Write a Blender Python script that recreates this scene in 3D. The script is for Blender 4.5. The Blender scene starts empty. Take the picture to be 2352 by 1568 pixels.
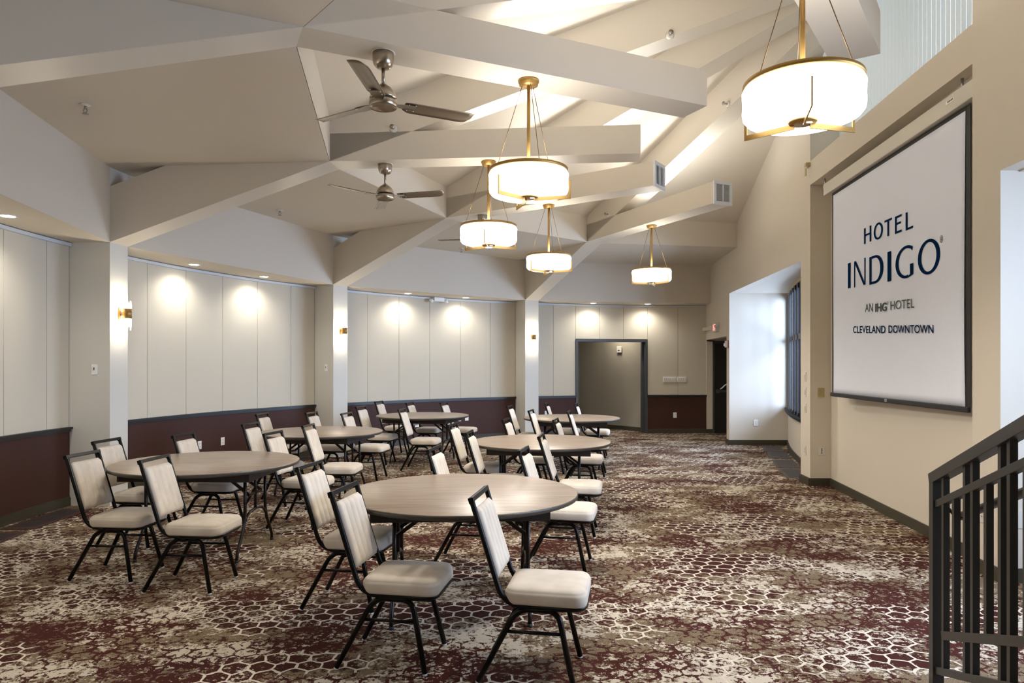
import bpy, math, random
from mathutils import Vector, Matrix

random.seed(4)
S = bpy.context.scene
COL = S.collection
PI = math.pi
R = math.radians

# ------------------------------------------------------------------ camera
cam_d = bpy.data.cameras.new('camera')
cam_d.sensor_width = 36.0
cam_d.lens = 36.0 * 1620.0 / 2352.0
cam_d.shift_y = (837.0 - 784.0) / 2352.0
cam_d.clip_start = 0.05
cam = bpy.data.objects.new('camera', cam_d)
COL.objects.link(cam)
cam.location = (0, 0, 1.6)
cam.rotation_euler = (PI / 2, 0, 0)
S.camera = cam

# ------------------------------------------------------------------ view
S.view_settings.view_transform = 'Standard'
S.view_settings.look = 'None'
S.view_settings.gamma = 1.0
S.view_settings.use_curve_mapping = False
S.view_settings.exposure = 1.42

# light levels of the place, all in one spot
L_PEND = 1.7        # pendant shades, emission
L_SPOT = 17.0       # recessed downlights, W
L_SCONCE = 95.0     # wall sconces, emission
L_UP = 6.0         # cove uplights lying on the beams, W
L_DAY1 = 300.0      # daylight at the bow window
L_PDOWN = 52.0      # pendant lamps, downward share, W
L_PUP = 14.0        # pendant lamps, upward share, W
L_DAY2 = 120.0      # daylight at the second bow window
L_HALL = 5.5        # added fill light in the corridor

# ------------------------------------------------------------------ world
w = bpy.data.worlds.new('sky')
S.world = w
w.use_nodes = True
bg = w.node_tree.nodes['Background']
bg.inputs[0].default_value = (0.62, 0.78, 1.0, 1)
bg.inputs[1].default_value = 0.9


def area(name, loc, target, sx, sy, power, col):
    l = bpy.data.lights.new(name, 'AREA')
    l.shape = 'RECTANGLE'; l.size = sx; l.size_y = sy; l.energy = power; l.color = col
    o = bpy.data.objects.new(name, l); COL.objects.link(o)
    o.location = loc
    o.rotation_euler = (Vector(target) - Vector(loc)).to_track_quat('-Z', 'Y').to_euler()
    return o


# daylight arriving at the two bow windows (outside the glass)
area('daylight_bow_window', (6.9, 12.2, 2.0), (3.9, 12.9, 1.4), 4.6, 2.6, L_DAY1, (0.50, 0.67, 1.0))
area('daylight_second_window', (4.95, 3.2, 1.9), (2.6, 4.2, 1.2), 3.0, 2.2, L_DAY2, (0.50, 0.67, 1.0))

# ------------------------------------------------------------------ room geometry (plan)
CX, CY = 4.066, 7.367          # centre of the twelve-sided plan
RC, RN, RE = 8.63, 6.08, 2.704  # column face, ceiling ring, beam end
RW = 9.12                      # curved wall
BW = 0.321                     # beam and column width
A0 = 174.93
ZS, ZC, ZT = 2.984, 3.83, 4.135  # soffit, flat ceiling and beam underside, beam top
SL = (ZC - ZS) / (RC - RN)     # rafter slope
ZR = 4.289                     # sloped ceiling at the ring
H_RAIL = 0.895


def ang(k):
    return R(A0 - (k - 1) * 30)


def pp(k, r, s=0.0):
    """plan point on radial line k, distance r from the centre, s metres to its side"""
    a = ang(k)
    return Vector((CX + r * math.cos(a) + s * math.sin(a), CY + r * math.sin(a) - s * math.cos(a)))


def pa(deg, r):
    return Vector((CX + r * math.cos(R(deg)), CY + r * math.sin(R(deg))))


def fx(y, off=0.0):
    """x of the long flat wall's plane at y"""
    return 3.169 + off + 0.0827 * y


# ------------------------------------------------------------------ materials
def mat(name, col, rough=0.6, metal=0.0, emit=None, es=1.0, spec=None):
    m = bpy.data.materials.new(name); m.use_nodes = True
    b = m.node_tree.nodes['Principled BSDF']
    b.inputs['Base Color'].default_value = (*col, 1)
    b.inputs['Roughness'].default_value = rough
    b.inputs['Metallic'].default_value = metal
    if spec is not None: b.inputs['Specular IOR Level'].default_value = spec
    if emit:
        b.inputs['Emission Color'].default_value = (*emit, 1)
        b.inputs['Emission Strength'].default_value = es
    return m


def nt(m):
    return m.node_tree, m.node_tree.nodes['Principled BSDF']


def bump(m, scale, strength, dist=0.002, detail=3, stretch=(1, 1, 1), vary=0.0):
    t, b = nt(m)
    tc = t.nodes.new('ShaderNodeTexCoord'); mp = t.nodes.new('ShaderNodeMapping')
    mp.inputs['Scale'].default_value = stretch
    n = t.nodes.new('ShaderNodeTexNoise'); n.inputs['Scale'].default_value = scale; n.inputs['Detail'].default_value = detail
    bp = t.nodes.new('ShaderNodeBump'); bp.inputs['Strength'].default_value = strength; bp.inputs['Distance'].default_value = dist
    t.links.new(tc.outputs['Object'], mp.inputs[0]); t.links.new(mp.outputs[0], n.inputs['Vector'])
    t.links.new(n.outputs[0], bp.inputs['Height']); t.links.new(bp.outputs[0], b.inputs['Normal'])
    if vary:
        c = b.inputs['Base Color'].default_value
        mx = t.nodes.new('ShaderNodeMix'); mx.data_type = 'RGBA'
        mx.inputs[6].default_value = (c[0] * (1 - vary), c[1] * (1 - vary), c[2] * (1 - vary), 1)
        mx.inputs[7].default_value = (min(1, c[0] * (1 + vary)), min(1, c[1] * (1 + vary)), min(1, c[2] * (1 + vary)), 1)
        t.links.new(n.outputs[0], mx.inputs[0]); t.links.new(mx.outputs[2], b.inputs['Base Color'])
    return m


M = {}
M['paint'] = bump(mat('beige_wall_paint', (0.65, 0.58, 0.475), 0.75), 60, 0.15, 0.001)
M['ceil'] = bump(mat('beige_ceiling_paint', (0.62, 0.555, 0.455), 0.7), 60, 0.15, 0.001)
M['soffit'] = bump(mat('satin_beam_paint', (0.62, 0.552, 0.45), 0.36), 90, 0.2, 0.001)
M['panel'] = bump(mat('woven_wall_panel', (0.61, 0.55, 0.44), 0.9), 500, 0.35, 0.001, vary=0.05)
M['pillar'] = bump(mat('pale_column_paint', (0.66, 0.63, 0.56), 0.7), 60, 0.15, 0.001)
M['gap'] = mat('dark_backing', (0.08, 0.07, 0.055), 0.9)
M['maroon'] = bump(mat('maroon_wainscot', (0.058, 0.021, 0.014), 0.6, spec=0.3), 30, 0.1, 0.001, vary=0.12)
M['rail'] = mat('black_chair_rail', (0.018, 0.017, 0.015), 0.4)
M['base'] = bump(mat('olive_baseboard', (0.052, 0.044, 0.026), 0.45), 25, 0.1, 0.001, vary=0.1)
M['track'] = mat('pale_metal_track', (0.62, 0.64, 0.66), 0.4)
M['white'] = mat('white_plastic', (0.88, 0.87, 0.84), 0.4)
M['cream'] = mat('cream_plastic', (0.66, 0.62, 0.54), 0.4)
M['tanplate'] = mat('tan_plastic', (0.42, 0.33, 0.15), 0.45)
M['dark'] = mat('dark_slot', (0.02, 0.02, 0.02), 0.7)
M['chair'] = mat('black_bronze_tube', (0.0045, 0.0038, 0.003), 0.28, 0.0, spec=0.22)
M['glide'] = mat('white_foot_glide', (0.75, 0.75, 0.72), 0.5)
M['brass'] = bump(mat('brushed_brass', (0.42, 0.25, 0.075), 0.42, 0.75), 300, 0.15, 0.0005, stretch=(1, 1, 0.05))
M['nickel'] = bump(mat('brushed_nickel', (0.40, 0.34, 0.27), 0.28, 1.0), 300, 0.12, 0.0005, stretch=(1, 1, 0.05))
M['blade'] = bump(mat('satin_nickel_blade', (0.30, 0.25, 0.19), 0.36, 0.9), 200, 0.1, 0.0005, stretch=(0.05, 1, 1))
M['shade'] = mat('white_glass_shade', (0.9, 0.9, 0.9), 0.4, emit=(1.0, 0.985, 0.955), es=L_PEND)
M['sconce'] = mat('lit_sconce_glass', (0.9, 0.9, 0.9), 0.3, emit=(1.0, 0.90, 0.72), es=L_SCONCE)
M['lens'] = mat('lit_lamp_lens', (0.9, 0.9, 0.9), 0.4, emit=(1.0, 0.97, 0.90), es=14)
M['winframe'] = mat('dark_window_frame', (0.006, 0.006, 0.007), 0.6, spec=0.2)
M['wingrey'] = mat('grey_window_bar', (0.07, 0.073, 0.08), 0.45)
M['wood'] = mat('tan_window_wood', (0.45, 0.31, 0.15), 0.5)
M['doorframe'] = mat('charcoal_door_frame', (0.055, 0.060, 0.066), 0.45)
M['door'] = mat('black_door', (0.016, 0.015, 0.013), 0.45)
M['steel'] = mat('grey_steel', (0.5, 0.5, 0.5), 0.35, 0.9)
M['grille'] = mat('mauve_brown_grille', (0.065, 0.032, 0.027), 0.7, spec=0.25)
M['grille2'] = mat('grey_brown_grille', (0.105, 0.085, 0.078), 0.85, spec=0.2)
M['railing'] = bump(mat('dark_olive_railing', (0.030, 0.028, 0.022), 0.38), 70, 0.1, 0.0005)
M['screen'] = bump(mat('white_screen_cloth', (0.78, 0.81, 0.90), 0.85), 4, 0.25, 0.02, vary=0.015)
M['border'] = mat('black_screen_border', (0.010, 0.010, 0.011), 0.6)
M['housing'] = mat('cream_screen_housing', (0.62, 0.58, 0.49), 0.5)
M['navy'] = mat('navy_print', (0.004, 0.020, 0.065), 0.9, spec=0.0)
M['grey'] = mat('grey_print', (0.10, 0.12, 0.11), 0.9, spec=0.0)
M['red'] = mat('red_plastic', (0.35, 0.03, 0.02), 0.4)
M['exit'] = mat('lit_exit_letters', (0.7, 0.2, 0.2), 0.4, emit=(1.0, 0.25, 0.22), es=0.7)
M['corr'] = bump(mat('corridor_wallcovering', (0.36, 0.32, 0.25), 0.8), 200, 0.2, 0.001)
M['vent'] = mat('white_vent_metal', (0.74, 0.76, 0.80), 0.45)
M['spr'] = mat('chrome_sprinkler', (0.35, 0.32, 0.28), 0.3, 0.9)

# glass
g = bpy.data.materials.new('window_glass'); g.use_nodes = True
t = g.node_tree; t.nodes.clear()
o_ = t.nodes.new('ShaderNodeOutputMaterial'); gl = t.nodes.new('ShaderNodeBsdfGlossy'); tr = t.nodes.new('ShaderNodeBsdfTransparent')
gl.inputs['Roughness'].default_value = 0.02
fr = t.nodes.new('ShaderNodeFresnel'); fr.inputs[0].default_value = 1.3
mx = t.nodes.new('ShaderNodeMixShader')
t.links.new(fr.outputs[0], mx.inputs[0]); t.links.new(tr.outputs[0], mx.inputs[1]); t.links.new(gl.outputs[0], mx.inputs[2]); t.links.new(mx.outputs[0], o_.inputs[0])
M['glass'] = g

# vertical blinds: cloth that lets daylight through
g = bpy.data.materials.new('blind_cloth'); g.use_nodes = True
t = g.node_tree; t.nodes.clear()
o_ = t.nodes.new('ShaderNodeOutputMaterial'); d_ = t.nodes.new('ShaderNodeBsdfDiffuse'); tl = t.nodes.new('ShaderNodeBsdfTranslucent'); mx = t.nodes.new('ShaderNodeMixShader')
d_.inputs[0].default_value = (0.60, 0.58, 0.50, 1); tl.inputs[0].default_value = (0.60, 0.58, 0.50, 1); mx.inputs[0].default_value = 0.28
t.links.new(d_.outputs[0], mx.inputs[1]); t.links.new(tl.outputs[0], mx.inputs[2]); t.links.new(mx.outputs[0], o_.inputs[0])
M['blind'] = g


def fabric():
    m = mat('cream_velvet', (0.60, 0.525, 0.43), 0.85)
    t, b = nt(m)
    b.inputs['Sheen Weight'].default_value = 0.25
    b.inputs['Sheen Roughness'].default_value = 0.4
    tc = t.nodes.new('ShaderNodeTexCoord')
    n = t.nodes.new('ShaderNodeTexNoise'); n.inputs['Scale'].default_value = 9; n.inputs['Detail'].default_value = 4
    rp = t.nodes.new('ShaderNodeValToRGB')
    rp.color_ramp.elements[0].position = 0.3; rp.color_ramp.elements[0].color = (0.60, 0.52, 0.425, 1)
    rp.color_ramp.elements[1].position = 0.7; rp.color_ramp.elements[1].color = (0.71, 0.635, 0.535, 1)
    n2 = t.nodes.new('ShaderNodeTexNoise'); n2.inputs['Scale'].default_value = 400
    bp = t.nodes.new('ShaderNodeBump'); bp.inputs['Strength'].default_value = 0.15; bp.inputs['Distance'].default_value = 0.001
    t.links.new(tc.outputs['Object'], n.inputs['Vector']); t.links.new(tc.outputs['Object'], n2.inputs['Vector'])
    t.links.new(n.outputs[0], rp.inputs[0]); t.links.new(rp.outputs[0], b.inputs['Base Color'])
    t.links.new(n2.outputs[0], bp.inputs['Height']); t.links.new(bp.outputs[0], b.inputs['Normal'])
    return m


def laminate():
    m = mat('greige_wood_laminate', (0.4, 0.33, 0.26), 0.36)
    t, b = nt(m)
    tc = t.nodes.new('ShaderNodeTexCoord'); mp = t.nodes.new('ShaderNodeMapping')
    mp.inputs['Scale'].default_value = (0.9, 16, 1); mp.inputs['Rotation'].default_value = (0, 0, R(-7))
    n = t.nodes.new('ShaderNodeTexNoise'); n.inputs['Scale'].default_value = 3.0; n.inputs['Detail'].default_value = 7; n.inputs['Roughness'].default_value = 0.62
    rp = t.nodes.new('ShaderNodeValToRGB'); e = rp.color_ramp.elements
    e[0].position = 0.28; e[0].color = (0.185, 0.132, 0.092, 1)
    e[1].position = 0.72; e[1].color = (0.385, 0.305, 0.235, 1)
    x = e.new(0.5); x.color = (0.285, 0.215, 0.16, 1)
    t.links.new(tc.outputs['Object'], mp.inputs[0]); t.links.new(mp.outputs[0], n.inputs['Vector']); t.links.new(n.outputs[0], rp.inputs[0]); t.links.new(rp.outputs[0], b.inputs['Base Color'])
    return m


M['fabric'] = fabric()
M['laminate'] = laminate()
M['edge'] = mat('dark_table_edge', (0.055, 0.048, 0.038), 0.35)
M['apron'] = mat('dark_brown_apron', (0.016, 0.008, 0.005), 0.5)
M['tleg'] = mat('brown_bronze_leg', (0.012, 0.007, 0.004), 0.28, 0.0, spec=0.3)


def carpet():
    m = mat('patterned_carpet', (0.4, 0.35, 0.3), 0.95, spec=0.1)
    t, b = nt(m)
    N, Lk = t.nodes, t.links

    def val(x):
        return x

    def math_(op, a, b_=None, c=None):
        n = N.new('ShaderNodeMath'); n.operation = op
        for i, v in enumerate((a, b_, c)):
            if v is None: continue
            if isinstance(v, (int, float)): n.inputs[i].default_value = v
            else: Lk.new(v, n.inputs[i])
        return n.outputs[0]

    def noise(vec, sc, det=3, ro=0.5):
        n = N.new('ShaderNodeTexNoise'); n.inputs['Scale'].default_value = sc; n.inputs['Detail'].default_value = det; n.inputs['Roughness'].default_value = ro
        Lk.new(vec, n.inputs['Vector']); return n.outputs[0], n.outputs[1]

    def step(v, a, b_):
        n = N.new('ShaderNodeMapRange'); n.interpolation_type = 'SMOOTHSTEP'
        n.inputs['From Min'].default_value = a; n.inputs['From Max'].default_value = b_
        Lk.new(v, n.inputs['Value']); return n.outputs[0]

    def mixc(f, a, c):
        n = N.new('ShaderNodeMix'); n.data_type = 'RGBA'
        Lk.new(f, n.inputs[0])
        for i, v in ((6, a), (7, c)):
            if isinstance(v, tuple): n.inputs[i].default_value = (*v, 1)
            else: Lk.new(v, n.inputs[i])
        return n.outputs[2]

    tc = N.new('ShaderNodeTexCoord'); P = tc.outputs['Object']
    # wobble the coordinates a little so the cells are not perfectly regular
    wf, wc = noise(P, 5.0, 3)
    sub = N.new('ShaderNodeVectorMath'); sub.operation = 'SUBTRACT'; Lk.new(wc, sub.inputs[0]); sub.inputs[1].default_value = (0.5, 0.5, 0.5)
    scl = N.new('ShaderNodeVectorMath'); scl.operation = 'SCALE'; Lk.new(sub.outputs[0], scl.inputs[0]); scl.inputs['Scale'].default_value = 0.085
    add = N.new('ShaderNodeVectorMath'); add.operation = 'ADD'; Lk.new(P, add.inputs[0]); Lk.new(scl.outputs[0], add.inputs[1])
    sep = N.new('ShaderNodeSeparateXYZ'); Lk.new(add.outputs[0], sep.inputs[0])
    k = 1 / 0.126
    ca, sa = math.cos(R(4)), math.sin(R(4))
    px = math_('ADD', math_('MULTIPLY', sep.outputs[0], k * ca), math_('MULTIPLY', sep.outputs[1], k * sa))
    py = math_('SUBTRACT', math_('MULTIPLY', sep.outputs[1], k * ca * 1.06), math_('MULTIPLY', sep.outputs[0], k * sa))

    def cell(ox, oy):
        ax = math_('SUBTRACT', math_('FLOORED_MODULO', math_('SUBTRACT', px, ox), 1.0), 0.5)
        ay = math_('SUBTRACT', math_('FLOORED_MODULO', math_('SUBTRACT', py, oy), 1.7320508), 0.8660254)
        return ax, ay, math_('ADD', math_('MULTIPLY', ax, ax), math_('MULTIPLY', ay, ay))
    ax, ay, da = cell(0, 0); bx, by, db = cell(0.5, 0.8660254)
    s = math_('LESS_THAN', da, db)
    gx = math_('ADD', math_('MULTIPLY', ax, s), math_('MULTIPLY', bx, math_('SUBTRACT', 1.0, s)))
    gy = math_('ADD', math_('MULTIPLY', ay, s), math_('MULTIPLY', by, math_('SUBTRACT', 1.0, s)))
    gx = math_('ABSOLUTE', gx); gy = math_('ABSOLUTE', gy)
    hd = math_('MAXIMUM', gx, math_('ADD', math_('MULTIPLY', gx, 0.5), math_('MULTIPLY', gy, 0.8660254)))
    # masks
    def loc(dx, dy, sx_, sy_):
        q = N.new('ShaderNodeMapping'); q.inputs['Location'].default_value = (dx, dy, 0); q.inputs['Scale'].default_value = (sx_, sy_, 1); Lk.new(P, q.inputs[0]); return q.outputs[0]
    big, _ = noise(loc(0, 0, 0.8, 1.1), 1.9, 2)
    big2, _ = noise(loc(7, 3, 0.8, 1.15), 1.6, 2)
    big3, _ = noise(loc(-3, 11, 0.8, 1.25), 1.35, 1.5)
    mid, _ = noise(P, 8, 6, 0.7)
    mid2, _ = noise(loc(2, 5, 1, 1), 14, 4, 0.7)
    fine, _ = noise(P, 34, 4, 0.75)
    grain, _ = noise(P, 240, 2, 0.6)
    cream = (0.52, 0.445, 0.345); taupe = (0.160, 0.112, 0.060); mar = (0.055, 0.014, 0.010)
    v = math_('ADD', math_('MULTIPLY', big, 1.25), math_('ADD', math_('MULTIPLY', mid, 1.2), math_('MULTIPLY', fine, 1.3)))
    f_taupe = step(v, 1.75, 1.83)
    c_cr = mixc(grain, (0.42, 0.36, 0.275), (0.62, 0.54, 0.43))
    c_tp = mixc(step(grain, 0.40, 0.62), (0.095, 0.062, 0.032), (0.27, 0.205, 0.13))
    c = mixc(f_taupe, c_cr, c_tp)
    # maroon lines round the cells, thick and thin, broken up
    wline = math_('ADD', 0.425, math_('MULTIPLY', math_('SUBTRACT', 0.5, mid), 0.30))
    ln = math_('GREATER_THAN', hd, wline)
    brk = step(math_('ADD', math_('MULTIPLY', fine, 1.0), math_('ADD', math_('MULTIPLY', big2, 0.9), math_('MULTIPLY', mid2, 0.5))), 1.06, 1.12)
    c = mixc(math_('MULTIPLY', ln, brk), c, mar)
    # scattered maroon flecks
    fl = step(math_('ADD', math_('MULTIPLY', mid2, 1.0), math_('ADD', math_('MULTIPLY', big2, 0.8), math_('MULTIPLY', fine, 0.8))), 1.32, 1.37)
    c = mixc(fl, c, mar)
    # maroon pools
    v3 = math_('ADD', math_('MULTIPLY', big3, 2.1), math_('ADD', math_('MULTIPLY', mid, 1.2), math_('MULTIPLY', fine, 1.0)))
    f_mar = step(v3, 2.31, 2.36)
    c = mixc(f_mar, c, mixc(grain, (0.030, 0.007, 0.005), (0.070, 0.021, 0.014)))
    # pale lines where the pools lie
    f_pl = math_('MULTIPLY', math_('GREATER_THAN', hd, 0.443), step(math_('ADD', big3, math_('MULTIPLY', mid, 0.15)), 0.585, 0.62))
    f_in = step(big3, 0.74, 0.70)
    c = mixc(math_('MULTIPLY', f_pl, 1.0), c, (0.62, 0.545, 0.44))
    Lk.new(c, b.inputs['Base Color'])
    bp = N.new('ShaderNodeBump'); bp.inputs['Strength'].default_value = 0.4; bp.inputs['Distance'].default_value = 0.004
    Lk.new(grain, bp.inputs['Height']); Lk.new(bp.outputs[0], b.inputs['Normal'])
    return m


M['carpet'] = carpet()


# ------------------------------------------------------------------ mesh builder
class MB:
    def __init__(s):
        s.v = []; s.f = []; s.sm = []

    def add(s, vs, fs, smooth=False):
        n = len(s.v)
        s.v += [tuple(v) for v in vs]
        s.f += [tuple(i + n for i in f) for f in fs]
        s.sm += [smooth] * len(fs)
        return s

    def box(s, c, d, rz=0.0, rot=None):
        m = rot if rot is not None else Matrix.Rotation(rz, 3, 'Z')
        c = Vector(c); h = Vector(d) / 2
        vs = [c + m @ Vector((x * h.x, y * h.y, z * h.z)) for x in (-1, 1) for y in (-1, 1) for z in (-1, 1)]
        return s.add(vs, [(0, 1, 3, 2), (4, 6, 7, 5), (0, 4, 5, 1), (2, 3, 7, 6), (0, 2, 6, 4), (1, 5, 7, 3)])

    def bar(s, a, b, w, h, up=(0, 0, 1)):
        """rectangular bar from a to b, w across, h along up"""
        a = Vector(a); b = Vector(b); d = (b - a).normalized(); up = Vector(up)
        x = d.cross(up)
        if x.length < 1e-5: x = d.cross(Vector((1, 0, 0)))
        x.normalize(); u = x.cross(d).normalized()
        vs = []
        for p in (a, b):
            for i, j in ((-1, -1), (1, -1), (1, 1), (-1, 1)):
                vs.append(p + x * i * w / 2 + u * j * h / 2)
        return s.add(vs, [(0, 1, 2, 3), (7, 6, 5, 4), (0, 4, 5, 1), (1, 5, 6, 2), (2, 6, 7, 3), (3, 7, 4, 0)])

    def prism(s, poly, z0, z1):
        """plan polygon extruded; z0 / z1 numbers or lists per corner"""
        n = len(poly)
        A = z0 if isinstance(z0, (list, tuple)) else [z0] * n
        B = z1 if isinstance(z1, (list, tuple)) else [z1] * n
        vs = [(p[0], p[1], A[i]) for i, p in enumerate(poly)] + [(p[0], p[1], B[i]) for i, p in enumerate(poly)]
        fs = [tuple(range(n - 1, -1, -1)), tuple(range(n, 2 * n))] + [(i, (i + 1) % n, n + (i + 1) % n, n + i) for i in range(n)]
        return s.add(vs, fs)

    def tube(s, path, r, n=8, cap=True, closed=False, flat=1.0):
        path = [Vector(p) for p in path]; k = len(path)
        rr = r if isinstance(r, (list, tuple)) else [r] * k
        tg = []
        for i in range(k):
            if closed: d = path[(i + 1) % k] - path[i - 1]
            else: d = path[min(i + 1, k - 1)] - path[max(i - 1, 0)]
            tg.append(d.normalized())
        ref = Vector((0, 0, 1)) if abs(tg[0].z) < 0.9 else Vector((0, 1, 0))
        nx = tg[0].cross(ref).normalized()
        vs = []
        for i in range(k):
            nx = (nx - tg[i] * nx.dot(tg[i])).normalized()
            ny = tg[i].cross(nx)
            for j in range(n):
                a = 2 * PI * (j + 0.5) / n
                vs.append(path[i] + (nx * math.cos(a) + ny * math.sin(a) * flat) * rr[i])
        fs = []
        for i in range(k if closed else k - 1):
            for j in range(n):
                a = i * n + j; b = i * n + (j + 1) % n
                i2 = (i + 1) % k
                fs.append((a, b, i2 * n + (j + 1) % n, i2 * n + j))
        s.add(vs, fs, n > 4)
        if cap and not closed:
            m = len(s.v) - len(vs)
            s.f += [tuple(m + j for j in range(n - 1, -1, -1)), tuple(m + (k - 1) * n + j for j in range(n))]; s.sm += [False, False]
        return s

    def lathe(s, prof, c=(0, 0, 0), n=32, a0=0.0, a1=2 * PI, smooth=True):
        c = Vector(c); full = abs(a1 - a0 - 2 * PI) < 1e-6
        m = n if full else n + 1
        vs = []; fs = []
        for r, z in prof:
            for j in range(m):
                a = a0 + (a1 - a0) * j / n
                vs.append(c + Vector((r * math.cos(a), r * math.sin(a), z)))
        for i in range(len(prof) - 1):
            for j in range(n):
                j2 = (j + 1) % m
                fs.append((i * m + j, i * m + j2, (i + 1) * m + j2, (i + 1) * m + j))
        return s.add(vs, fs, smooth)

    def arc(s, r0, r1, a0, a1, z0, z1, step=1.0):
        """solid piece of curved wall about the plan's centre (degrees)"""
        n = max(1, int(math.ceil(abs(a1 - a0) / step)))
        vs = []; fs = []
        for i in range(n + 1):
            a = a0 + (a1 - a0) * i / n
            for r in (r0, r1):
                p = pa(a, r)
                vs += [(p.x, p.y, z0), (p.x, p.y, z1)]
        for i in range(n):
            b = i * 4; c = b + 4
            fs += [(b, c, c + 1, b + 1), (b + 2, b + 3, c + 3, c + 2), (b + 1, c + 1, c + 3, b + 3), (b, b + 2, c + 2, c)]
        fs += [(0, 1, 3, 2), (n * 4, n * 4 + 2, n * 4 + 3, n * 4 + 1)]
        return s.add(vs, fs)

    def build(s, name, m, parent=None, loc=None, rz=0.0, bevel=0.0):
        me = bpy.data.meshes.new(name)
        me.from_pydata(s.v, [], s.f)
        me.polygons.foreach_set('use_smooth', s.sm)
        import bmesh
        b = bmesh.new(); b.from_mesh(me)
        bmesh.ops.recalc_face_normals(b, faces=b.faces)
        b.to_mesh(me); b.free()
        me.materials.append(m)
        o = bpy.data.objects.new(name, me); COL.objects.link(o)
        if parent: o.parent = parent
        if loc is not None: o.location = loc
        o.rotation_euler = (0, 0, rz)
        if bevel:
            bv = o.modifiers.new('soft_edges', 'BEVEL'); bv.width = bevel; bv.segments = 2; bv.limit_method = 'ANGLE'
        return o


def tag(o, label=None, cat=None, group=None, kind=None):
    if label: o['label'] = label
    if cat: o['category'] = cat
    if group: o['group'] = group
    if kind: o['kind'] = kind
    return o


def struct(o, label=None):
    o['kind'] = 'structure'
    if label: o['label'] = label
    return o


def thing(name, label, cat, loc=(0, 0, 0), rz=0.0, group=None):
    o = bpy.data.objects.new(name, None); COL.objects.link(o)
    o.location = loc; o.rotation_euler = (0, 0, rz); o.empty_display_size = 0.1
    return tag(o, label, cat, group)


def copy_tree(o, parent=None):
    c = o.copy(); COL.objects.link(c)
    if parent is not None: c.parent = parent
    for ch in [x for x in ALL if x.parent == o]:
        copy_tree(ch, c)
    return c


ALL = []


def snapshot():
    ALL.clear(); ALL.extend(list(COL.objects))


def clip(poly, f):
    """keep the part of a 3D polygon where f(p) <= 0"""
    out = []
    for i, p in enumerate(poly):
        q = poly[(i + 1) % len(poly)]; a, b = f(p), f(q)
        if a <= 0: out.append(p)
        if (a < 0 < b) or (b < 0 < a): out.append(p + (q - p) * (a / (a - b)))
    return out


def beyond(p, off=0.42):
    return p.x - fx(p.y, off)


# ================================================================== SHELL
struct(MB().prism([(-6.5, -3), (6.6, -3), (6.6, 20.5), (-6.5, 20.5)], -0.1, 0).build('floor', M['carpet']), 'carpet of worn cream, taupe and maroon hexagons')


# flat outer ceiling
def ring_pts(r):
    return r
fc = MB()
sectors = [-3, -2, -1, 0, 1, 2, 3, 4]
for k in range(-3, 5):
    outer = [pa(A0 - (k - 1) * 30 - 30 * i / 10, 9.25) for i in range(11)]
    inner = [pp(k + 1, RN, BW / 2 * 0), pp(k, RN, 0)]
    # inner edge follows the ring: corner to corner
    a = pp(k, RN, BW / 2); b = pp(k + 1, RN, -BW / 2); a0_ = pp(k, RN, -0.0); b0_ = pp(k + 1, RN, 0.0)
    poly = [Vector((p.x, p.y, ZC)) for p in outer] + [Vector((b0_.x, b0_.y, ZC)), Vector((b.x, b.y, ZC)), Vector((a.x, a.y, ZC)), Vector((a0_.x, a0_.y, ZC))]
    # cut in strips so that polygons stay convex enough for clipping
    n = 10
    inn = [a.lerp(b, i / n) for i in range(n + 1)]
    inn[0] = a0_ if False else inn[0]
    for i in range(n):
        q = [outer[i], outer[i + 1], inn[i + 1], inn[i]]
        q = clip([Vector((p.x, p.y, ZC)) for p in q], beyond)
        if len(q) >= 3: fc.prism([(p.x, p.y) for p in q], ZC, ZC + 0.04)
    q = clip([Vector((p.x, p.y, ZC)) for p in (pp(k, 9.25, 0), pp(k, RN, -BW / 2), pp(k, RN, BW / 2))], beyond)
    if len(q) >= 3: fc.prism([(p.x, p.y) for p in q], ZC, ZC + 0.04)
struct(fc.build('ceiling', M['ceil']), 'flat beige outer ceiling between the columns and the raised centre')

# raised inner ceiling: ring faces and sloping panels rising to the middle
sc_ = MB()
APZ = ZR + SL * RN
for k in range(-3, 5):
    a = pp(k, RN, BW / 2 - 0.02); b = pp(k + 1, RN, -BW / 2 + 0.02)
    q = clip([Vector((a.x, a.y, 0)), Vector((b.x, b.y, 0))], beyond) if False else None
    quad = clip([Vector((a.x, a.y, ZC)), Vector((b.x, b.y, ZC)), Vector((b.x, b.y, ZR)), Vector((a.x, a.y, ZR))], beyond)
    if len(quad) >= 3: sc_.add(quad, [tuple(range(len(quad)))])
    r0 = 0.62
    za = ZR + SL * (RN - r0)
    P = [(pp(k, RN, BW / 2 - 0.02), ZR), (pp(k + 1, RN, -BW / 2 + 0.02), ZR), (pp(k + 1, r0, -BW / 2 + 0.02), za), (pp(k, r0, BW / 2 - 0.02), za)]
    quad = clip([Vector((p.x, p.y, z)) for p, z in P], beyond)
    if len(quad) >= 3: sc_.add(quad, [tuple(range(len(quad)))])
sc_.prism([tuple(pp(k, 0.7, 0)) for k in range(12)], ZR + SL * (RN - 0.62), ZR + SL * (RN - 0.62) + 0.05)
so = struct(sc_.build('ceiling', M['ceil']), 'raised beige ceiling of sloping triangular panels')

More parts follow.
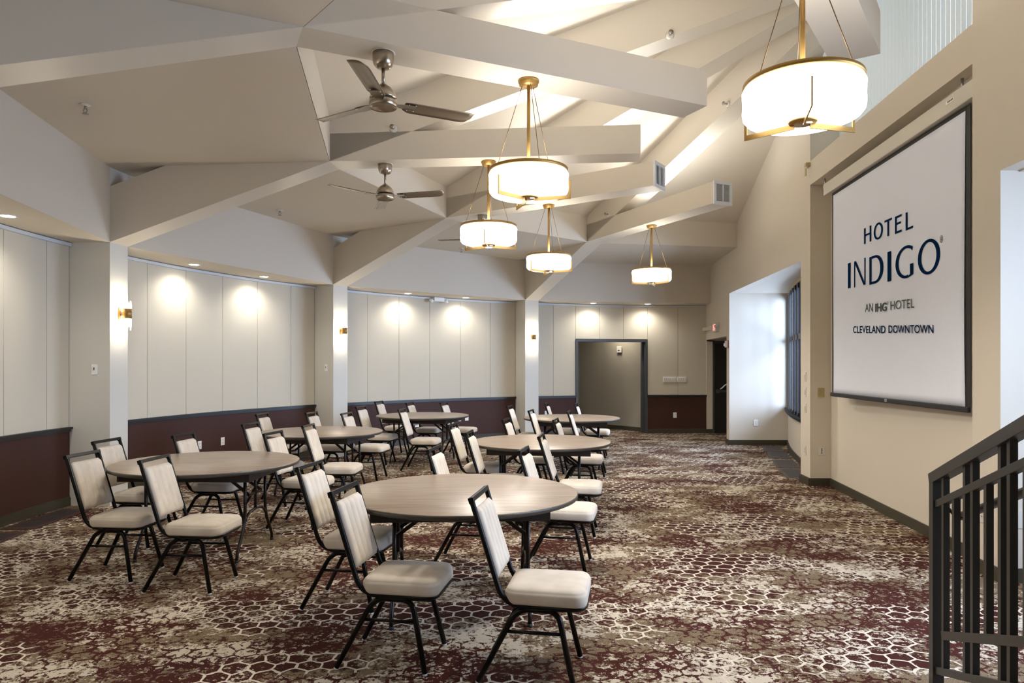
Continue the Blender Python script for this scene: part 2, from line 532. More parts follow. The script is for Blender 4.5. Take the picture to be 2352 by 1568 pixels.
# beams: sloping rafter + horizontal tie with box end
beam_names = {-1: 'hanging box beam end beside the big pendant', 0: 'longest box beam carrying the nearest fan', 1: 'box beam carrying the second fan', 2: 'box beam whose vent is seen edge-on', 3: 'box beam with the vent facing the room'}
for k in range(-2, 4):
    b = MB()
    hw = BW / 2
    r0, r1 = RC + 0.02, 0.35

    def zb(r): return ZS + SL * (RC - r)
    a, c, d, e = pp(k, r0, -hw), pp(k, r0, hw), pp(k, r1, hw), pp(k, r1, -hw)
    if k == -2:
        # cut short where the flat wall stands
        r1 = 8.0; d, e = pp(k, r1, hw), pp(k, r1, -hw)
    b.prism([tuple(a), tuple(c), tuple(d), tuple(e)], [zb(r0), zb(r0), zb(r1), zb(r1)], [zb(r0) + 0.63, zb(r0) + 0.63, zb(r1) + 0.63, zb(r1) + 0.63])
    if k > -2:
        P = [pp(k, RN + 0.02, -hw), pp(k, RN + 0.02, hw), pp(k, RE, hw), pp(k, RE, -hw)]
        b.prism([tuple(p) for p in P], ZC, ZT)
    o = b.build('ceiling_beam', M['soffit'])
    struct(o, beam_names.get(k, 'sloping beam near the second window'))

# columns
for k in range(-2, 4):
    hw = BW / 2
    P = [pp(k, RC, -hw), pp(k, RC, hw), pp(k, 9.2, hw), pp(k, 9.2, -hw)]
    b = MB().prism([tuple(p) for p in P], 0, ZC)
    struct(b.build('wall_column', M['pillar']), ['pale column beside the camera', 'pale column', 'nearest pale column carrying a wall sconce', 'second pale column carrying a wall sconce', 'third pale column carrying a wall sconce'][max(0, k + 1)] if k > -2 else 'pale column by the second window')

# soffits, walls, wainscot, rails, baseboards, per bay
OPEN_A, OPEN_B = 106.66, 95.72   # opening in the far bay
bays = {-2: [], -1: [], 0: [194.2, 190.3, 186.4, 182.31, 178.21], 1: [167.45, 162.86, 158.31, 153.78, 149.25], 2: [138.38, 133.74, 129.1, 124.45, 119.84], 3: [110.08, 106.66, 102.99, 99.34, 95.72, 91.19]}
side_names = {-2: 'near', -1: 'near', 0: 'left', 1: 'left', 2: 'back', 3: 'back'}
off = math.degrees(math.atan2(BW / 2, 9.12)) + 0.02
trim_n = 1
for k in range(-2, 4):
    sd = side_names[k]
    a0_, a1_ = A0 - (k - 1) * 30 - off, A0 - k * 30 + off
    if k == 3: a1_ = 87.0
    # soffit block
    n = 12
    c0 = pp(k, RC, BW / 2); c1 = pp(k + 1, RC, -BW / 2)
    if k == 3:
        # ends at the flat wall
        tpar = [i / 400 for i in range(401)]
        for tt in tpar:
            q = c0.lerp(c1, tt)
            if q.x >= fx(q.y, -0.002): c1 = q; break
    back = [pa(a1_ + (a0_ - a1_) * i / n, 9.2) for i in range(n + 1)]
    if k == -2:
        pass
    b = MB().prism([tuple(c0), tuple(c1)] + [tuple(p) for p in back], ZS, ZC)
    struct(b.build('wall_' + sd, M['paint']), 'beige soffit fascia above the curved panels')
    # backing wall and woven panels
    rng = [(a0_, a1_)]
    if k == 3: rng = [(a0_, OPEN_A), (OPEN_B, a1_)]
    b = MB()
    for u, v in rng: b.arc(9.135, 9.26, u, v, 0, ZC)
    if k == 3: b.arc(9.135, 9.26, OPEN_A, OPEN_B, 2.18, ZC)
    struct(b.build('wall_' + sd, M['gap']), 'curved wall behind the fabric panels')
    seams = [a0_] + bays[k] + [a1_]
    b = MB()
    g_ = 0.022
    for u, v in zip(seams[:-1], seams[1:]):
        z0 = H_RAIL - 0.01
        mid = (u + v) / 2
        if k == 3 and OPEN_B < mid < OPEN_A: z0 = 2.19
        b.arc(9.118, 9.136, u - g_, v + g_, z0, ZS - 0.012, 1.0)
    struct(b.build('wall_' + sd, M['panel']), 'pale woven fabric panels with thin seams')
    # track under the soffit
    b = MB().arc(9.085, 9.118, a0_ - 0.02, a1_ + 0.02, ZS - 0.045, ZS - 0.008)
    struct(b.build('trim_%d' % trim_n, M['track']), 'pale strip along the top of the panels'); trim_n += 1
    for u, v in rng:
        b = MB().arc(9.112, 9.136, u, v, 0.1, H_RAIL - 0.03)
        struct(b.build('trim_%d' % trim_n, M['maroon']), 'dark maroon wainscot'); trim_n += 1
        e = 0.10
        uu = u + (e if u == OPEN_B else 0); vv = v - (e if v == OPEN_A else 0)
        b = MB().arc(9.072, 9.136, uu, vv, H_RAIL - 0.024, H_RAIL); b.arc(9.095, 9.136, uu, vv, H_RAIL - 0.055, H_RAIL - 0.024)
        struct(b.build('trim_%d' % trim_n, M['rail']), 'near-black chair rail'); trim_n += 1
        b = MB().arc(9.098, 9.136, u, v, 0, 0.092); b.arc(9.105, 9.136, u, v, 0.092, 0.107)
        struct(b.build('baseboard_' + sd, M['base']), 'dark olive baseboard')

# wall closing the near side of the room behind the camera
struct(MB().arc(9.135, 9.26, 234.9 + 30, 310, 0, ZC).build('wall_near', M['paint']), 'plain beige wall behind the camera')


# flat wall with the screen, bow windows and exit
def fw(b, y0, y1, z0, z1, o0=0.0, o1=0.14):
    b.prism([(fx(y0, o0), y0), (fx(y1, o0), y1), (fx(y1, o1), y1), (fx(y0, o1), y0)], z0, z1)


TOP = 6.3
b = MB()
fw(b, 14.30, 16.6, 2.175, TOP)
fw(b, 9.70, 14.06, 3.02, TOP)
fw(b, 9.32, 9.70, 0, TOP, 0, 0.75)
fw(b, 5.56, 9.32, 3.97, 4.285, 0, 0.55)
fw(b, 5.196, 5.56, 0, 4.2, 0, 1.5)
fw(b, 5.196, 5.56, 4.2, TOP, 0, 0.5)
fw(b, 1.6, 5.196, 3.03, TOP)
fw(b, -1.6, 1.6, 0, TOP)
fw(b, 14.06, 14.30, 0, TOP, 0, 1.5)
struct(b.build('wall_right', M['paint']), 'beige wall with the screen recess, bow windows and high opening')
# recess wall behind the screen (gently curved)
rec = [(9.32, 0.27), (8.4, 0.235), (7.56, 0.20), (6.8, 0.175), (6.2, 0.15), (5.56, 0.12)]
P = [(fx(y, o), y) for y, o in rec] + [(fx(5.56, 0.55), 5.56), (fx(9.32, 0.55), 9.32)]
struct(MB().prism(P, 0, 3.98).build('wall_right', M['paint']), 'gently curved recess wall behind the screen')

# baseboards of the flat wall
b = MB()


def strip(b, pts, th=0.016, h=0.1):
    for (p, q) in zip(pts[:-1], pts[1:]):
        p = Vector((*p, 0)); q = Vector((*q, 0)); d = (q - p).normalized(); nrm = Vector((-d.y, d.x, 0))
        o = nrm * th / 2
        b.bar(p + o + Vector((0, 0, h / 2)) - d * 0.004, q + o + Vector((0, 0, h / 2)) + d * 0.008, th, h)
        o = nrm * (th + 0.006) / 2
        b.bar(p + o + Vector((0, 0, h * 0.42)) - d * 0.004, q + o + Vector((0, 0, h * 0.42)) + d * 0.010, th + 0.006, h * 0.84)


strip(b, [(fx(5.196), 5.196), (fx(5.56), 5.56)])
strip(b, [(fx(5.56, 0.12), 5.56)] + [(fx(y, o), y) for y, o in rec[::-1]])
strip(b, [(fx(9.32, 0.27), 9.32), (fx(9.32), 9.32), (fx(9.70), 9.70)])
struct(b.build('baseboard_right', M['base']), 'dark olive baseboard under the screen and round the pier')


# ---- bow window alcoves
def bowx(y):
    u = y - 9.6
    return 4.28 + 0.168 * u + 0.0238 * u * u


def bow2x(y):
    u = 5.2 - y
    return fx(5.2) + 1.05 + 0.10 * u - 0.02 * u * u


def alcove(n, bx, ya, yb, far_x):
    """bow window between ya and yb; far jamb faces the camera at yb"""
    N = 18
    ys = [ya + (yb - ya) * i / N for i in range(N + 1)]
    b = MB()
    # low wall under the sill
    for i in range(N):
        b.prism([(bx(ys[i]), ys[i]), (bx(ys[i + 1]), ys[i + 1]), (bx(ys[i + 1]) + 0.25, ys[i + 1]), (bx(ys[i]) + 0.25, ys[i])], 0, 0.70)
    struct(b.build('wall_right', M['paint']), 'curved low wall under the bow window')
    b = MB()
    b.prism([(fx(ya, 0.14), ya), (fx(yb, 0.14), yb)] + [(bx(y) + 0.3, y) for y in ys[::-1]], 3.02, 3.10)
    struct(b.build('ceiling', M['ceil']), 'low ceiling of the bow window alcove')
    b = MB()
    strip(b, [(bx(y), y) for y in ys], 0.016)
    strip(b, [(bx(yb), yb), (fx(yb) + 0.0, yb)], 0.016)
    struct(b.build('baseboard_right', M['base']), 'dark baseboard in the bow window alcove')
    # window: sill, head, transom, mullions, glass
    root = struct(thing('window_%d' % n, None, None), 'tall dark-framed bow window' if n == 1 else 'second bow window beside the railing')
    def curve_strip(nm, m, o0, o1, z0, z1):
        b = MB()
        for i in range(N):
            b.prism([(bx(ys[i]) + o0, ys[i]), (bx(ys[i + 1]) + o0, ys[i + 1]), (bx(ys[i + 1]) + o1, ys[i + 1]), (bx(ys[i]) + o1, ys[i])], z0, z1)
        return b.build(nm, m, root)
    curve_strip('window_sill', M['winframe'], -0.07, 0.2, 0.70, 0.745)
    curve_strip('head_trim', M['wood'], 0.0, 0.13, 2.955, 3.02)
    curve_strip('window_frame', M['winframe'], 0.02, 0.17, 2.87, 2.955)
    curve_strip('transom', M['wingrey'], 0.0, 0.15, 2.02, 2.11)
    curve_strip('lower_rail', M['winframe'], 0.02, 0.17, 0.745, 0.80)
    m_ = int((yb - ya) / 0.38)
    for i in range(m_ + 1):
        y = ya + 0.03 + (yb - ya - 0.06) * i / m_
        MB().box((bx(y) + 0.085, y, 1.85), (0.17, 0.05, 2.20)).build('mullion', M['winframe'], root)
        MB().box((bx(y) - 0.004, y, 1.85), (0.014, 0.05, 2.20)).build('mullion_trim', M['wingrey'], root)
    curve_strip('glass', M['glass'], 0.10, 0.106, 0.80, 2.87)


alcove(1, bowx, 9.70, 14.06, 5.5)
alcove(2, bow2x, 1.6, 5.196, 4.6)
b = MB()
b.prism([(fx(1.6), 1.52), (bow2x(1.6) + 0.3, 1.52), (bow2x(1.6) + 0.3, 1.6), (fx(1.6), 1.6)], 0, 3.05)
struct(b.build('wall_right', M['paint']), 'return walls of the bow window alcoves')

# ---- end wall with the exit door, past the opening in the flat wall
b = MB()
b.box((4.62, 16.51, 1.2), (0.16, 0.12, 2.4))
b.box((5.9, 15.4, 1.2), (0.12, 2.4, 2.4))
b.box((5.70, 16.51, 1.2), (0.30, 0.12, 2.4)); b.box((5.1, 16.51, 2.30), (1.1, 0.12, 0.32))
b.box((5.2, 15.4, 2.42), (1.5, 2.4, 0.08))
struct(b.build('wall_back', M['paint']), 'short wall with the black exit door')
b = MB(); strip(b, [(4.70, 16.45), (4.50, 16.45)]); strip(b, [(fx(14.04), 14.04), (fx(14.30), 14.30)])
struct(b.build('baseboard_back', M['base']), 'dark baseboard by the exit door')
dr = struct(thing('door_1', None, None, (5.13, 16.47, 0)), 'black exit door with a panic bar, partly hidden by the wall')
MB().box((0, 0.02, 1.05), (0.84, 0.05, 2.10)).build('door_leaf', M['door'], dr)
b = MB(); b.box((-0.435, 0, 1.07), (0.035, 0.12, 2.14)); b.box((0.435, 0, 1.07), (0.035, 0.12, 2.14)); b.box((0, 0, 2.125), (0.9, 0.12, 0.05))
b.build('door_frame', M['doorframe'], dr)
b = MB(); b.box((-0.02, -0.045, 0.98), (0.70, 0.035, 0.05)); b.box((-0.34, -0.035, 0.98), (0.07, 0.06, 0.09)); b.box((0.33, -0.035, 0.98), (0.07, 0.06, 0.09))
b.build('panic_bar', M['doorframe'], dr)
b = MB(); b.tube([(-0.27, -0.02, 1.03), (-0.25, -0.10, 1.06), (-0.20, -0.13, 1.12), (-0.13, -0.10, 1.15), (-0.10, -0.02, 1.28)], 0.014, 8)
b.build('door_handle', M['white'], dr)

# ---- wide doorway in the far bay and the corridor beyond
dr = struct(thing('door_2', None, None), 'wide open doorway with a charcoal frame in the far bay')
b = MB()
b.arc(9.095, 9.26, OPEN_A, OPEN_A - 0.30, 0, 2.18); b.arc(9.095, 9.26, OPEN_B + 0.30, OPEN_B, 0, 2.18)
b.arc(9.095, 9.26, OPEN_A, OPEN_B, 2.125, 2.18)
b.build('door_frame', M['doorframe'], dr)
b = MB(); b.arc(9.26, 9.34, OPEN_B + 0.62, OPEN_B, 0, 2.18); b.arc(9.26, 9.34, OPEN_A, OPEN_A - 0.4, 0, 2.18)
b.build('door_stop', M['doorframe'], dr)
cor = [(3.35, 16.72), (3.08, 16.86), (2.67, 17.36), (2.25, 17.85), (1.75, 18.35), (1.1, 18.7), (0.2, 18.9)]
b = MB()
for p, q in zip(cor[:-1], cor[1:]):
    b.prism([p, q, (q[0] + 0.15, q[1] + 0.2), (p[0] + 0.15, p[1] + 0.2)], 0, 2.75)
b.box((0.1, 17.6, 1.37), (0.12, 2.9, 2.75))
struct(b.build('wall_back', M['corr']), 'curved taupe corridor wall seen through the doorway')
b = MB(); strip(b, cor); struct(b.build('baseboard_back', M['base']), 'dark baseboard of the corridor')
struct(MB().prism([(0.0, 16.0), (3.6, 16.6), (3.6, 19.2), (0.0, 19.2)], 2.6, 2.7).build('ceiling', M['ceil']), 'corridor ceiling')
l = bpy.data.lights.new('corridor_fill', 'AREA'); l.size = 0.4; l.energy = L_HALL; l.color = (1, 0.92, 0.80)  # fill light added to brighten the corridor, no fitting stands there
o = bpy.data.objects.new('corridor_fill', l); COL.objects.link(o); o.location = (2.45, 17.0, 2.57)

# ---- high opening with vertical blinds
root = struct(thing('window_3', None, None), 'high window behind pale vertical blinds')
b = MB()
y = 5.30
i = 0
while y < 9.55:
    a_ = 0.022
    x0, x1, x2 = fx(y, 0.40), fx(y + 0.042, 0.40 - a_), fx(y + 0.084, 0.40)
    z0, z1 = 4.30, 6.5
    b.add([(x0, y, z0), (x1, y + 0.042, z0), (x2, y + 0.084, z0), (x0, y, z1), (x1, y + 0.042, z1), (x2, y + 0.084, z1)], [(0, 1, 4, 3), (1, 2, 5, 4)], True)
    y += 0.088; i += 1
tag(b.build('vertical_blind', M['blind'], root), kind='stuff')

# ================================================================== FIXTURES ON THE BUILDING
def wall_rz(deg):
    """rotation so that local -Y faces the room from a curved-wall position"""
    return R(deg - 90)


def plate(name, label, cat, loc, rz, w_, h_, m, kind='outlet', group=None, th=0.008):
    """cover plate; local -Y looks into the room"""
    t = thing(name, label, cat, loc, rz, group)
    MB().box((0, -th / 2, 0), (w_, th, h_)).build('cover_plate', m, t, bevel=0.0015)
    if kind == 'outlet':
        for z in (-0.02, 0.02):
            b = MB().box((0, -th - 0.001, z), (0.034, 0.003, 0.028)); s_ = b.build('socket', m, t)
            b = MB(); b.box((-0.007, -th - 0.003, z + 0.003), (0.003, 0.002, 0.010)); b.box((0.007, -th - 0.003, z + 0.003), (0.003, 0.002, 0.010)); b.box((0, -th - 0.003, z - 0.008), (0.004, 0.002, 0.004))
            b.build('slots', M['dark'], s_)
    elif kind == 'switch':
        MB().box((0, -th - 0.003, 0), (0.03, 0.008, 0.062)).build('rocker', m, t, bevel=0.001)
    elif kind == 'slider':
        MB().box((0, -th - 0.002, 0), (0.032, 0.004, 0.068)).build('dimmer_body', m, t)
        MB().box((0, -th - 0.006, 0.008), (0.008, 0.008, 0.03)).build('slider_knob', M['dark'], t)
    elif kind == 'toggle':
        MB().box((0, -th - 0.006, 0.004), (0.010, 0.014, 0.022)).build('toggle', m, t)
        MB().tube([(0, -th - 0.001, 0), (0, -th + 0.0005, 0)], 0.018, 16).build('ring', m, t)
        for z in (-0.045, 0.045): MB().tube([(0, -th + 0.001, z), (0, -th - 0.002, z)], 0.004, 8).build('screw', M['steel'], t)
    elif kind == 'jacks':
        for z in (-0.026, 0, 0.026): MB().tube([(0, -th - 0.003, z), (0, -th + 0.002, z)], 0.008, 10).build('jack', M['dark'], t)
        for z in (-0.05, 0.05): MB().tube([(0, -th + 0.001, z), (0, -th - 0.002, z)], 0.004, 8).build('screw', M['steel'], t)
    return t


def on_wall(name, label, cat, deg, z, *a, r=9.112, **k):
    p = pa(deg, r)
    return plate(name, label, cat, (p.x, p.y, z), wall_rz(deg), *a, **k)


on_wall('wall_outlet', 'white outlet alone on the wainscot behind the table by the nearest column', 'outlet', 158.36, 0.434, 0.072, 0.118, M['white'])
on_wall('wall_outlet', 'white outlet half hidden behind a cream chair back, left of the lone wainscot outlet', 'outlet', 161.26, 0.424, 0.072, 0.118, M['white'])
on_wall('wall_outlet', 'white outlet just under the edge of the table before the middle bay', 'outlet', 131.07, 0.40, 0.095, 0.118, M['white'])
on_wall('wall_outlet', 'first of three white plates in a row on the wainscot, beside the far chair seat', 'outlet', 125.59, 0.46, 0.072, 0.112, M['white'])
on_wall('wall_outlet', 'middle one of three white plates in a row on the wainscot', 'outlet', 124.59, 0.465, 0.072, 0.112, M['white'])
on_wall('cover_plate', 'blank last one of three white plates in a row on the wainscot', 'wall plate', 123.49, 0.475, 0.085, 0.125, M['white'], kind='blank')
on_wall('wall_outlet', 'white outlet on the wainscot between the third column and the doorway', 'outlet', 111.23, 0.50, 0.072, 0.118, M['white'])
on_wall('wall_outlet', 'white outlet on the short dark wainscot between doorway and exit', 'outlet', 91.64, 0.42, 0.082, 0.125, M['white'])


def bank(label, deg, n, w_):
    p = pa(deg, 9.116)
    t = thing('switch_bank', label, 'light switch', (p.x, p.y, 1.254), wall_rz(deg))
    MB().box((0, -0.007, 0), (w_, 0.014, 0.122)).build('cover_plate', M['white'], t, bevel=0.002)
    for i in range(n):
        x = (i - (n - 1) / 2) * w_ / (n + 0.35)
        MB().box((x, -0.017, 0.004), (w_ / (n + 0.35) * 0.62, 0.008, 0.066)).build('rocker', M['cream'], t, bevel=0.001)


bank('long white six-gang switch plate above the dark wainscot', 92.42, 6, 0.315)
bank('shorter white four-gang switch plate beside the six-gang one', 90.60, 4, 0.225)

# switches on the column sides
for k, z, lb in ((1, 1.545, 'white dimmer plate on the side of the nearest sconce column'), (2, 1.545, 'white dimmer plate on the side of the second sconce column')):
    p = pp(k, RC + 0.18, -BW / 2)
    a = ang(k)
    # side face normal points along -side direction
    nx_, ny_ = -math.sin(a), math.cos(a)
    rz = math.atan2(ny_, nx_) + PI / 2
    plate('dimmer_switch', lb, 'light switch', (p.x, p.y, z), rz, 0.072, 0.118, M['white'], kind='slider')

# plates on the pier left of the screen; local -Y faces -X
rzw = -PI / 2 - math.atan(0.0827)
for z, lb, kd in ((1.436, 'topmost white plate on the narrow face of the pier', 'switch'), (1.23, 'second white plate on the narrow face of the pier', 'switch'), (1.013, 'third white plate on the narrow face of the pier', 'switch'), (0.444, 'lowest white plate on the narrow face of the pier, near the floor', 'outlet')):
    plate('switch_plate', lb, 'wall plate', (fx(9.51) - 0.0, 9.51, z), rzw, 0.078, 0.125, M['cream'], kind=kd)
plate('switch_plate', 'tan toggle plate beside the lower corner of the screen', 'light switch', (4.085, 9.32, 1.23), 0, 0.085, 0.125, M['tanplate'], kind='toggle')
plate('jack_plate', 'white plate with three dark jacks low on the pier', 'wall plate', (4.09, 9.32, 0.46), 0, 0.085, 0.122, M['cream'], kind='jacks')
plate('keypad_plate', 'small tan plate high on the pier below the blinds', 'wall plate', (fx(9.49), 9.49, 4.207), rzw, 0.05, 0.14, M['tanplate'], kind='blank')
t = thing('motion_sensor', 'small tan motion sensor on the corner above the screen recess', 'sensor', (fx(9.34), 9.34, 4.245), rzw)
MB().box((0, -0.03, 0), (0.07, 0.06, 0.05)).build('sensor_body', M['tanplate'], t, bevel=0.008)
MB().lathe([(0.0, -0.055), (0.018, -0.045), (0.022, -0.025)], (0, -0.035, 0), 12).build('sensor_lens', M['cream'], t)
plate('wall_outlet', 'pale outlet seen through the railing on the flat wall', 'outlet', (fx(5.415), 5.415, 0.453), rzw, 0.11, 0.13, M['cream'])
plate('wall_outlet', 'pale outlet on the alcove wall behind the railing', 'outlet', (3.705, 5.196, 0.46), 0, 0.12, 0.13, M['cream'])
plate('wall_outlet', 'white outlet on the daylit alcove wall below the bow window', 'outlet', (4.86, 14.06, 0.44), 0, 0.088, 0.125, M['white'])

# corridor chime seen through the doorway
t = thing('speaker_plate', 'square beige speaker plate high on the corridor wall', 'speaker', (2.645, 17.355, 1.97), R(-50))
MB().box((0, -0.012, 0), (0.15, 0.024, 0.16)).build('cover_plate', M['cream'], t, bevel=0.01)
MB().box((0, -0.026, -0.02), (0.06, 0.006, 0.02)).build('indicator', M['steel'], t)

# exit sign with two lamp heads, on the flat wall above the exit opening
t = thing('exit_sign', 'lit red exit sign with two lamp heads above the exit opening', 'exit sign', (fx(15.2), 15.2, 2.40), rzw)
MB().box((0, -0.035, 0), (0.32, 0.07, 0.19)).build('housing', M['cream'], t, bevel=0.004)


def text_mesh(name, body, m, parent, x0, x1, z0, h, y, bold=0.0, shear=0.0, slope=0.0):
    """lettering as a mesh in the parent's XZ plane, fitted between x0..x1, cap height h"""
    cu = bpy.data.curves.new(name, 'FONT'); cu.body = body; cu.size = 1.0; cu.offset = bold; cu.resolution_u = 4
    ob = bpy.data.objects.new(name, cu); COL.objects.link(ob)
    dg = bpy.context.evaluated_depsgraph_get(); dg.update()
    me = bpy.data.meshes.new_from_object(ob.evaluated_get(dg))
    bpy.data.objects.remove(ob); bpy.data.curves.remove(cu)
    xs = [v.co.x for v in me.vertices]; zs = [v.co.y for v in me.vertices]
    ax, bx_, ay, by = min(xs), max(xs), min(zs), max(zs)
    for v in me.vertices:
        X = x0 + (v.co.x - ax) / (bx_ - ax) * (x1 - x0)
        Z = z0 + (v.co.y - ay) / (by - ay) * h + slope * (X - x0)
        v.co = (X, y, Z)
    me.materials.clear(); me.materials.append(m)
    o = bpy.data.objects.new(name, me); COL.objects.link(o); o.parent = parent
    return o


text_mesh('lettering', 'EXIT', M['exit'], t, -0.12, 0.12, -0.065, 0.13, -0.0715, 0.02)
for s_ in (-1, 1):
    h_ = MB().tube([(s_ * 0.165, -0.04, 0.01), (s_ * 0.215, -0.06, 0.02)], 0.012, 8).build('lamp_arm', M['cream'], t)
    MB().lathe([(0.0, -0.02), (0.03, -0.015), (0.045, 0.03), (0.0, 0.03)], (s_ * 0.235, -0.08, 0.01), 14).build('lamp_head', M['cream'], t)

# fire alarm strobe beside the exit opening
t = thing('fire_alarm_strobe', 'red-backed fire alarm strobe beside the exit opening', 'fire alarm', (fx(14.17), 14.17, 2.01), rzw)
MB().box((0, -0.008, 0), (0.12, 0.016, 0.15)).build('back_plate', M['red'], t, bevel=0.002)
MB().box((0, -0.035, 0), (0.10, 0.045, 0.13)).build('body', M['cream'], t, bevel=0.004)
MB().box((0, -0.07, -0.01), (0.05, 0.03, 0.06)).build('strobe_lens', M['white'], t, bevel=0.006)

# emergency light under the soffit of the middle bay
p = pa(128.1, 9.09)
t = thing('emergency_light', 'white two-headed emergency light under the soffit of the middle bay', 'emergency light', (p.x, p.y, 2.935), wall_rz(128.1))
MB().box((0, -0.05, 0.0), (0.24, 0.09, 0.085)).build('housing', M['white'], t, bevel=0.006)
for s_, q in ((-1, 0.6), (1, -0.3)):
    hd = MB().lathe([(0.0, 0.03), (0.03, 0.028), (0.05, -0.02), (0.046, -0.024), (0.0, -0.022)], (0, 0, 0), 18).build('lamp_head', M['white'], t, (s_ * 0.175, -0.07, -0.03))
    hd.rotation_euler = (R(35), q, 0)
    MB().tube([(0, 0, 0), (-s_ * 0.06, 0.02, 0.02)], 0.012, 8).build('arm', M['white'], hd)


# sprinklers
def sprinkler(label, loc, up=(0, 0, 1), escut=0.045):
    t = thing('fire_sprinkler', label, 'sprinkler', loc)
    t.rotation_euler = Vector(up).to_track_quat('Z', 'Y').to_euler()
    MB().lathe([(0.0, -0.001), (escut, -0.001), (escut * 0.8, -0.012), (0.02, -0.016), (0.0, -0.016)], (0, 0, 0), 20).build('escutcheon', M['cream'], t)
    b = MB().tube([(0, 0, -0.01), (0, 0, -0.04)], 0.011, 10)
    for s_ in (-1, 1): b.tube([(s_ * 0.010, 0, -0.036), (s_ * 0.018, 0, -0.055), (0, 0, -0.078)], 0.004, 6)
    b.build('head', M['spr'], t)
    MB().lathe([(0.0, -0.082), (0.026, -0.082), (0.026, -0.078), (0.0, -0.078)], (0, 0, 0), 14).build('deflector', M['spr'], t)


sprinkler('pendent sprinkler on the flat ceiling of the nearest bay', (-3.66, 6.05, ZC))
sprinkler('pendent sprinkler on the flat ceiling of the second bay', (-3.35, 10.18, ZC))
sprinkler('pendent sprinkler on the flat ceiling of the middle bay', (-0.97, 13.5, ZC))
sprinkler('pendent sprinkler on the flat ceiling near the far doorway', (2.63, 15.9, ZC))


def side_spr(label, k, r, z):
    p = pp(k, r, -BW / 2); a = ang(k)
    n_ = Vector((-math.sin(a), math.cos(a), 0))  # out of the near side face
    sprinkler(label, (p.x, p.y, z), -n_)


side_spr('sidewall sprinkler on the beam carrying the second fan', 1, 5.36, 4.165)
side_spr('sidewall sprinkler on the beam with the room-facing vent', 3, 5.34, 4.185)
side_spr('sidewall sprinkler high on the sloping rafter above the longest beam end', 1, 2.4, 5.06)
side_spr('sidewall sprinkler on the sloping rafter left of the big pendant', 3, 2.41, 5.10)


# vents on two beam ends
def beam_vent(k, label):
    p = pp(k, RE, 0); a = ang(k)
    rz = a + PI / 2 + PI  # local -Y looks towards the centre
    t = thing('air_vent', label, 'air vent', (p.x, p.y, (ZC + ZT) / 2), a - PI / 2)
    b = MB()
    W_, H_ = 0.325, 0.325
    for z in (-1, 1): b.box((0, -0.012, z * (H_ / 2 - 0.022)), (W_, 0.024, 0.044))
    for x in (-1, 1): b.box((x * (W_ / 2 - 0.022), -0.012, 0), (0.044, 0.024, H_ - 0.09))
    b.box((0, -0.012, 0), (0.018, 0.026, H_ - 0.09))
    b.build('vent_frame', M['vent'], t, bevel=0.003)
    MB().box((0, -0.002, 0), (W_ - 0.08, 0.004, H_ - 0.08)).build('backing', M['steel'], t)
    b = MB()
    n = 16
    for s_ in (-1, 1):
        for i in range(n):
            z = (i - (n - 1) / 2) * 0.0148
            b.box((s_ * 0.0605, -0.012, z), (0.098, 0.016, 0.0022), rot=Matrix.Rotation(R(35), 3, 'X'))
    tag(b.build('louver', M['vent'], t))


beam_vent(2, 'white louvred vent on a beam end, seen nearly edge-on')
beam_vent(3, 'white louvred vent on a beam end, facing the room')


# floor grilles
def grille(label, c, rz, L, W_, m, rows):
    t = thing('floor_grille', label, 'floor vent', (c[0], c[1], 0), rz)
    b = MB().box((0, 0, 0.004), (L, W_, 0.008)); b.build('plate', m, t, bevel=0.002)
    for i in range(rows):
        b = MB()
        w0 = L * 0.8 / rows
        x = (i - (rows - 1) / 2) * (w0 * 1.08)
        for j in range(8):
            b.box((x, (j - 3.5) * W_ * 0.094, 0.0085), (w0 * 0.90, W_ * 0.052, 0.003))
        b.build('slots', M['dark'], t)


for deg, lb in ((187.3, 'mauve-brown floor grille at the edge of the picture by the nearest curved wall'), (180.3, 'mauve-brown floor grille behind the chair nearest the curved wall'), (165.5, 'mauve-brown floor grille beneath the second bay of panels'), (150.5, 'mauve-brown floor grille near the second column')):
    p = pa(deg, 8.87)
    grille(lb, p, R(deg + 90), 0.96, 0.33, M['grille'], 3)
for (xa, ya), rz, lb in (((4.95, 13.38), 72, 'farthest grey-brown floor grille under the bow window'), ((4.69, 12.42), 73, 'second farthest grey-brown floor grille under the bow window'), ((4.40, 11.36), 74, 'third grey-brown floor grille under the bow window'), ((4.14, 10.35), 77, 'nearest grey-brown floor grille under the bow window')):
    grille(lb, (xa, ya), R(rz), 0.93, 0.34, M['grille2'], 3)
grille('mauve floor grille behind the railing under the second window', (3.80, 4.35), R(86), 0.95, 0.33, M['grille'], 3)


# ---- recessed downlights
def downlight(label, deg):
    p = pa(deg, 8.80)
    t = thing('recessed_downlight', label, 'downlight', (p.x, p.y, ZS), 0, 'recessed downlights in the soffit')
    MB().lathe([(0.062, -0.001), (0.085, -0.001), (0.082, -0.006), (0.062, -0.004)], (0, 0, 0), 28).build('trim_ring', M['white'], t)
    MB().lathe([(0.0, -0.003), (0.062, -0.003)], (0, 0, 0), 28).build('lens', M['lens'], t)
    l = bpy.data.lights.new('downlight_lamp', 'SPOT'); l.energy = L_SPOT; l.spot_size = R(150); l.spot_blend = 0.85; l.shadow_soft_size = 0.04; l.color = (1.0, 0.965, 0.90)
    o = bpy.data.objects.new('downlight_lamp', l); COL.objects.link(o); o.parent = t; o.location = (0, 0, -0.02)
    q = pa(deg, 8.83); o.rotation_euler = (Vector((q.x, q.y, 1.9)) - Vector((p.x, p.y, ZS))).to_track_quat('-Z', 'Y').to_euler()


